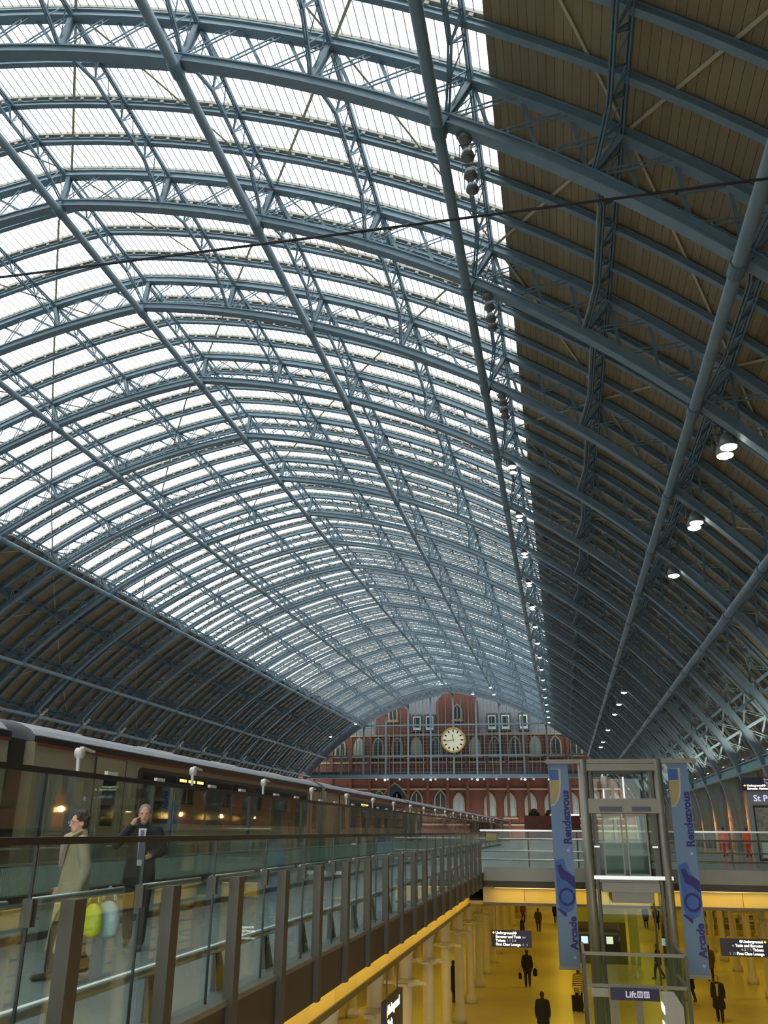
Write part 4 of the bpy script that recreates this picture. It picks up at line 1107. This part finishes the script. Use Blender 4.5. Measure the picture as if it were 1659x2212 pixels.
def fuse(m_, name, mt, parent, vox, smooth_it=4):
    me = m_.mesh(name); recalc(me)
    o = bpy.data.objects.new('tmp', me)
    r = o.modifiers.new('r', 'REMESH'); r.mode = 'VOXEL'; r.voxel_size = vox
    s = o.modifiers.new('s', 'SMOOTH'); s.factor = .5; s.iterations = smooth_it
    me2 = bake(o)
    me2.name = name; me2.materials.clear()
    return link(name, me2, mt, parent, True)
def person(label, loc, h, rz, coat='coat_black', legs='trousers_dark', shoes='shoe_brown', hair='hair_brown', stride=.16, coat_len=.62, armL=None, armR=None,
           near=False, long_hair=False, hood=False, group=None, head_turn=0.0, open_coat=None, flare=.06):
    """local frame: faces -Y, x to the figure's left; 1.75 m tall before scaling"""
    t = thing('person', label, 'person', loc, rz, group); t.scale = (h / 1.75,) * 3
    V_ = lambda *a: Vector(a)
    hipL, hipR = V_(.095, 0, .93), V_(-.095, 0, .93)
    knL, knR = V_(.10, -stride * .75 - .03, .50), V_(-.10, stride * .25 - .03, .50)
    anL, anR = V_(.095, -stride * 1.1, .09), V_(-.095, stride * 1.3, .11 if stride > .05 else .09)
    shL, shR = V_(.19, 0, 1.43), V_(-.19, 0, 1.43)
    aL = armL or (V_(.25, .05, 1.16), V_(.25, -.06, .92)); aR = armR or (V_(-.25, .03, 1.16), V_(-.25, -.08, .92))
    hd = V_(0, -.03, 1.635)
    b = MB()
    for hp, kn, an in ((hipL, knL, anL), (hipR, knR, anR)):
        capsule(b, hp, kn, .085, .056); capsule(b, kn, an, .056, .038); capsule(b, an + V_(0, .02, -.04), an + V_(0, -.15, -.06), .034, .028)
    ellip(b, (0, 0, .98), (.155, .105, .13)); capsule(b, (0, 0, 1.0), (0, 0, 1.34), .10, .10); ellip(b, (0, .005, 1.34), (.165, .10, .12))
    capsule(b, shL, shR, .06, .06); capsule(b, (0, .01, 1.42), hd + V_(0, .02, -.06), .058, .05)
    for sh, (el, wr) in ((shL, aL), (shR, aR)):
        capsule(b, sh, el, .052, .042); capsule(b, el, wr, .042, .028)
        d = (wr - el).normalized(); sd = V_(0, 1, 0).cross(d)
        if sd.length < .1: sd = V_(1, 0, 0)
        sd = d.cross(V_(1, 0, 0)).normalized() if abs(d.x) < .8 else V_(0, 1, 0)
        nr = d.cross(sd)
        pm = wr + d * .07; capsule(b, wr, pm, .026, .034)
        for q_, ln in enumerate((.065, .075, .08, .062)):
            s0 = pm + sd * (.027 - .018 * q_); mid = s0 + d * ln * .55; tip = mid + (d * .7 + nr * .5 * (1 if sh is shL else -1)).normalized() * ln * .55
            capsule(b, s0, mid, .010, .009, 6); capsule(b, mid, tip, .009, .007, 6)
        th = wr + d * .03 + sd * .03; capsule(b, th, th + (d * .6 + sd * .6).normalized() * .055, .011, .009, 6)
    tq = Matrix.Rotation(head_turn, 3, 'Z'); H_ = lambda x, y, z: tuple(hd + tq @ V_(x, y, z))
    hm = MB()
    ellip(hm, (0, 0, .02), (.074, .094, .105)); ellip(hm, (0, -.03, -.055), (.052, .062, .062)); capsule(hm, (0, -.088, .01), (0, -.108, -.028), .010, .015, 8)
    for sx in (-1, 1): ellip(hm, (sx * .076, .01, -.005), (.012, .022, .032), 8); ellip(hm, (sx * .03, -.082, .03), (.02, .012, .008), 8)
    capsule(hm, (-.02, -.084, -.062), (.02, -.084, -.062), .008, .008, 6)
    b.add([H_(*p) for p in hm.v], hm.f)
    fuse(b, 'body', 'skin', t, .011 if near else .016, 3)
    for sx in (-1, 1):
        if near: e = MB(); ellip(e, H_(sx * .031, -.088, .018), (.011, .008, .007), 8); e.build('eye', 'clock_black', t, True)
    if near: e = MB(); ellip(e, H_(0, -.091, -.062), (.022, .006, .006), 8); e.build('lips', 'train_red', t, True)
    # hair
    hr_ = MB(); ellip(hr_, (0, .022, .05), (.088, .098, .092)); ellip(hr_, (0, .05, .0), (.082, .07, .09))
    if near and hair == 'hair_brown':
        rr = random.Random(3)
        for i in range(70):
            a = rr.random() * 2 * PI; e_ = rr.random() * 1.5; p = Vector((math.cos(a) * math.cos(e_) * .095, .03 + math.sin(a) * math.cos(e_) * .10, .05 + math.sin(e_) * .095))
            if p.y < -.055 and p.z < .085: continue
            ellip(hr_, p, (.022, .022, .02), 6)
    if long_hair: ellip(hr_, (0, .06, -.08), (.085, .06, .14))
    hb = MB(); hb.add([H_(*p) for p in hr_.v], hr_.f); fuse(hb, 'hair', hair, t, .012 if near else .02, 2)
    # trousers
    lgm = MB()
    for hp, kn, an in ((hipL, knL, anL), (hipR, knR, anR)): capsule(lgm, hp, kn, .105, .078); capsule(lgm, kn, an + V_(0, .01, .02), .078, .066)
    ellip(lgm, (0, 0, .97), (.17, .12, .14)); fuse(lgm, 'trousers', legs, t, .02)
    for an in (anL, anR):
        s_ = MB(); capsule(s_, an + V_(0, .035, -.045), an + V_(0, -.15, -.055), .045, .038); ellip(s_, an + V_(0, -.06, -.06), (.048, .14, .03)); capsule(s_, an + V_(0, .03, .04), an + V_(0, .03, -.04), .05, .048); fuse(s_, 'shoe', shoes, t, .014, 2)
    # coat: torso, skirt, sleeves
    c = MB(); ellip(c, (0, 0, 1.36), (.205, .15, .14)); capsule(c, (-.15, 0, 1.44), (.15, 0, 1.44), .075, .075)
    zb = 1.42 - coat_len; steps = 18
    for i in range(steps + 1):
        z = 1.34 - (1.34 - zb) * i / steps; f = i / steps
        ellip(c, (0, -stride * .06 * f, z), (.19 + flare * f * (1 if z < 1.0 else .5), .145 + flare * f, .10))
    for sh, (el, wr) in ((shL, aL), (shR, aR)): capsule(c, sh, el, .078, .065); capsule(c, el, wr + (el - wr) * .08, .065, .052)
    capsule(c, (0, .015, 1.47), (0, .02, 1.52), .085, .075)
    if hood: ellip(c, (0, .06, 1.54), (.12, .10, .10))
    fuse(c, 'coat', coat, t, .02, 10)
    if open_coat: MB().add([(-.05, -.165, 1.46), (.05, -.165, 1.46), (.03, -.20, 1.0), (-.03, -.20, 1.0), (-.05, -.125, 1.46), (.05, -.125, 1.46), (.03, -.16, 1.0), (-.03, -.16, 1.0)], [(0, 1, 2, 3), (7, 6, 5, 4), (0, 4, 5, 1), (1, 5, 6, 2), (2, 6, 7, 3), (3, 7, 4, 0)]).build('shirt_front', open_coat, t)
    return t
def bag(label, loc, w, d, h, m_, handle=.25, cat='bag', name='shopping_bag', rz=0, group=None):
    t = thing(name, label, cat, loc, rz, group)
    b = MB(); N = 10
    for i in range(N + 1): pass
    b.add([(-w * .42, -d * .4, 0), (w * .42, -d * .4, 0), (w * .42, d * .4, 0), (-w * .42, d * .4, 0),
           (-w * .5, -d * .5, h * .35), (w * .5, -d * .5, h * .35), (w * .5, d * .5, h * .35), (-w * .5, d * .5, h * .35),
           (-w * .36, -d * .15, h), (w * .36, -d * .15, h), (w * .36, d * .15, h), (-w * .36, d * .15, h)],
          [(3, 2, 1, 0), (0, 1, 5, 4), (1, 2, 6, 5), (2, 3, 7, 6), (3, 0, 4, 7), (4, 5, 9, 8), (5, 6, 10, 9), (6, 7, 11, 10), (7, 4, 8, 11), (8, 9, 10, 11)])
    o = b.build('pouch', m_, t, True)
    md = o.modifiers.new('s', 'SUBSURF'); md.levels = 2; md.render_levels = 2
    for y in (-.12, .12):
        MB().tube([(-w * .22, y * d, h * .97), (-w * .15, 0, h + handle * .7), (0, 0, h + handle), (w * .15, 0, h + handle * .7), (w * .22, y * d, h * .97)], .008, 6).build('handle', m_, t)
    return t
VV = lambda *a: Vector(a)
# woman and man on the walkway
wo = person('woman with curly dark hair and glasses in a beige raincoat on the walkway', (-5.35, 9.5, 0), 1.66, math.radians(-48), 'coat_beige', 'trousers_dark', 'shoe_brown', 'hair_brown', .17, 1.12,
            armL=(VV(.27, .05, 1.15), VV(.27, -.02, .90)), armR=(VV(-.27, .05, 1.15), VV(-.25, -.1, .93)), near=True, head_turn=.25, flare=.09)
hd = Vector((0, -.03, 1.635)); tq = Matrix.Rotation(.25, 3, 'Z')
g_ = MB()
for sx in (-1, 1):
    ring = [tuple(hd + tq @ Vector((sx * .033 + .026 * math.cos(a), -.104, .015 + .019 * math.sin(a)))) for a in [2 * PI * i / 14 for i in range(15)]]
    g_.tube(ring, .003, 5); g_.tube([tuple(hd + tq @ Vector((sx * .06, -.10, .02))), tuple(hd + tq @ Vector((sx * .082, 0, .015)))], .003, 5)
g_.tube([tuple(hd + tq @ Vector((-.008, -.106, .02))), tuple(hd + tq @ Vector((.008, -.106, .02)))], .003, 5)
g_.build('glasses', 'steel', wo)
co = MB(); co.add([(-.16, -.15, 1.50), (0, -.20, 1.30), (.16, -.15, 1.50), (.13, -.02, 1.57), (-.13, -.02, 1.57)], [(0, 1, 4), (1, 2, 3), (1, 3, 4)])
col_o = co.build('collar', 'coat_beige', wo); _m = col_o.modifiers.new('t', 'SOLIDIFY'); _m.thickness = .02
MB().add([(-.12, -.185, 1.42), (.12, -.185, 1.42), (0, -.205, 1.16), (-.12, -.15, 1.42), (.12, -.15, 1.42), (0, -.16, 1.16)], [(0, 1, 2), (5, 4, 3), (0, 3, 4, 1), (1, 4, 5, 2), (2, 5, 3, 0)]).build('scarf', 'scarf', wo)
bag('lime green carrier bag held by the woman in the beige coat', (-5.02, 9.38, .40), .26, .14, .36, 'bag_lime', .12)
bag('pale blue carrier bag held by the woman in the beige coat', (-4.92, 9.52, .38), .34, .18, .40, 'bag_blue', .12)
mn = person('man in a dark suit and tie holding a phone to his ear', (-5.75, 11.9, 0), 1.80, math.radians(22), 'coat_black', 'trousers_dark', 'shoe_brown', 'hair_grey', .14, .62,
            armL=(VV(.29, .02, 1.17), VV(.14, -.22, 1.12)), armR=(VV(-.33, -.12, 1.25), VV(-.155, -.10, 1.50)), near=True, open_coat='shirt_pale', flare=.03)
MB().add([(-.018, -.21, 1.44), (.018, -.21, 1.44), (.03, -.225, 1.08), (-.03, -.225, 1.08), (-.018, -.19, 1.44), (.018, -.19, 1.44), (.03, -.2, 1.08), (-.03, -.2, 1.08)], [(0, 1, 2, 3), (7, 6, 5, 4), (0, 4, 5, 1), (1, 5, 6, 2), (2, 6, 7, 3), (3, 7, 4, 0)]).build('tie', 'navy', mn)
tag(MB().box(-.028, .028, -.05, .05, -.01, .01).build('mobile_phone', 'train_black'), 'small black phone held to the ear of the man in the suit', 'phone')
ph = bpy.data.objects['mobile_phone']; ph.location = Vector((-5.75, 11.9, 0)) + Matrix.Rotation(math.radians(22), 3, 'Z') @ (Vector((-.115, -.05, 1.61)) * (1.80 / 1.75)); ph.rotation_euler = (1.3, .25, 1.5)
# workers in orange
person('worker in orange suit walking on the far concourse, left of the two', (10.6, 66, 0), 1.88, math.radians(172), 'orange_suit', 'orange_suit', 'coat_black', 'hair_brown', .12, .62, group='workers in orange')
person('worker in orange suit walking on the far concourse, right of the two', (12.1, 66, 0), 1.82, math.radians(185), 'orange_suit', 'orange_suit', 'coat_black', 'hair_brown', .08, .62, group='workers in orange')
# arcade people
AG = 'people in the arcade'
person('person in dark clothes with bags walking away under the left sign', (-2.32, 50.4, ZL), 1.72, PI + .05, 'coat_black', stride=.06, coat_len=.66, group=AG, flare=.04)
bag('dark handbag carried low at the left of the walker under the sign', (-2.70, 50.4, ZL + .35), .2, .12, .34, 'coat_black', .18, name='handbag', group='dark bags in the arcade')
bag('dark shoulder bag carried at the right of the walker under the sign', (-1.93, 50.4, ZL + .50), .28, .16, .42, 'coat_black', .22, name='handbag', group='dark bags in the arcade')
person('person in black seen from behind at the bottom edge left of the lift', (-1.23, 37.8, ZL), 1.74, PI, 'coat_black', stride=.05, coat_len=.7, group=AG)
person('thin dark figure half hidden behind the left front columns', (-5.55, 45.4, ZL), 1.74, PI - .6, 'coat_black', stride=.1, coat_len=.9, group=AG)
sw = person('woman in a black and yellow striped top pulling a suitcase', (.20, 45.1, ZL), 1.66, PI + .3, 'stripe_top', stride=.08, coat_len=.66, long_hair=True, group=AG)
su = thing('suitcase', 'black wheeled suitcase beside the woman in stripes', 'suitcase', (.10, 44.3, ZL))
MB().box(-.24, .24, -.14, .14, .06, .66).build('case', 'coat_black', su); MB().box(-.16, -.13, .05, .08, .66, 1.0).box(.13, .16, .05, .08, .66, 1.0).box(-.16, .16, .05, .08, .98, 1.02).build('pull_handle', 'steel', su)
for x in (-.18, .18): MB().tube([(x - .02, .08, .05), (x + .02, .08, .05)], .05, 10).build('wheel', 'train_black', su)
person('person in dark jacket striding behind the lift glass', (4.6, 54.8, ZL), 1.72, -PI / 2 - .3, 'coat_black', stride=.2, coat_len=.66, group=AG)
person('person in brown jacket walking away right of the banner', (7.27, 54.7, ZL), 1.76, PI, 'coat_brown', stride=.03, coat_len=.74, group=AG, flare=.05)
bag('black bag at the side of the walker in the brown jacket', (6.88, 54.6, ZL + .75), .26, .14, .34, 'coat_black', .2, name='handbag', group='dark bags in the arcade')
person('grey-haired man in a long dark coat with pale scarf coming this way', (6.0, 43.6, ZL), 1.74, -.25, 'coat_black', hair='hair_grey', stride=.08, coat_len=.86, open_coat='scarf', group=AG, flare=.09)
person('dark figure partly behind the foot of the right banner', (5.40, 48.1, ZL), 1.68, PI + .5, 'coat_black', stride=.14, coat_len=.8, group=AG)
person('person in dark coat bending by the left shops beyond the sign', (-3.45, 70, ZL), 1.66, 1.2, 'coat_black', stride=.05, coat_len=.9, group=AG)
person('person in olive jacket walking far down the arcade left of the banner', (-2.5, 77, ZL), 1.7, PI, 'coat_brown', stride=.15, coat_len=.7, group=AG)
person('person in red jacket far down the arcade by the left columns', (-4.0, 84, ZL), 1.7, PI, 'train_red', stride=.1, coat_len=.7, group=AG)
person('dark figure far down the arcade just left of the blue banner', (-1.2, 84, ZL), 1.72, PI, 'coat_black', stride=.12, coat_len=.75, group=AG)
person('dark figure far down the arcade seen through the lift, left one', (6.2, 82, ZL), 1.72, 0, 'coat_black', stride=.12, coat_len=.75, group=AG)
person('dark figure far down the arcade seen through the lift, right one', (7.0, 81, ZL), 1.70, PI, 'coat_black', stride=.1, coat_len=.8, group=AG)
# shop display stands in the arcade
for i, (x, y) in enumerate(((-6.4, 88), (12.2, 78))):
    t = thing('display_stand', 'lit magazine display stand at the %s of the arcade' % ('left' if i == 0 else 'right'), 'display stand', (x, y, ZL))
    MB().box(-1.9, 1.9, 0, .4, 0, 2.6).build('back', 'plaster', t)
    for q_ in range(5):
        MB().box(-1.85, 1.85, -.2, 0, .4 + q_ * .45, .44 + q_ * .45).build('shelf', 'white_paint', t)
        for k in range(10):
            x0 = -1.8 + k * .36
            MB().box(x0, x0 + .28, -.12, -.06, .44 + q_ * .45, .76 + q_ * .45).build('magazine', random.choice(('white_paint', 'kiosk_brown', 'banner_gold', 'poster_mix', 'stone')), t)
bpy.data.scenes.remove(_tmp)
for o in list(bpy.data.objects):        # own mesh data for every object keeps the ray tracing quick
    if o.type == 'MESH' and o.data.users > 1: o.data = o.data.copy()
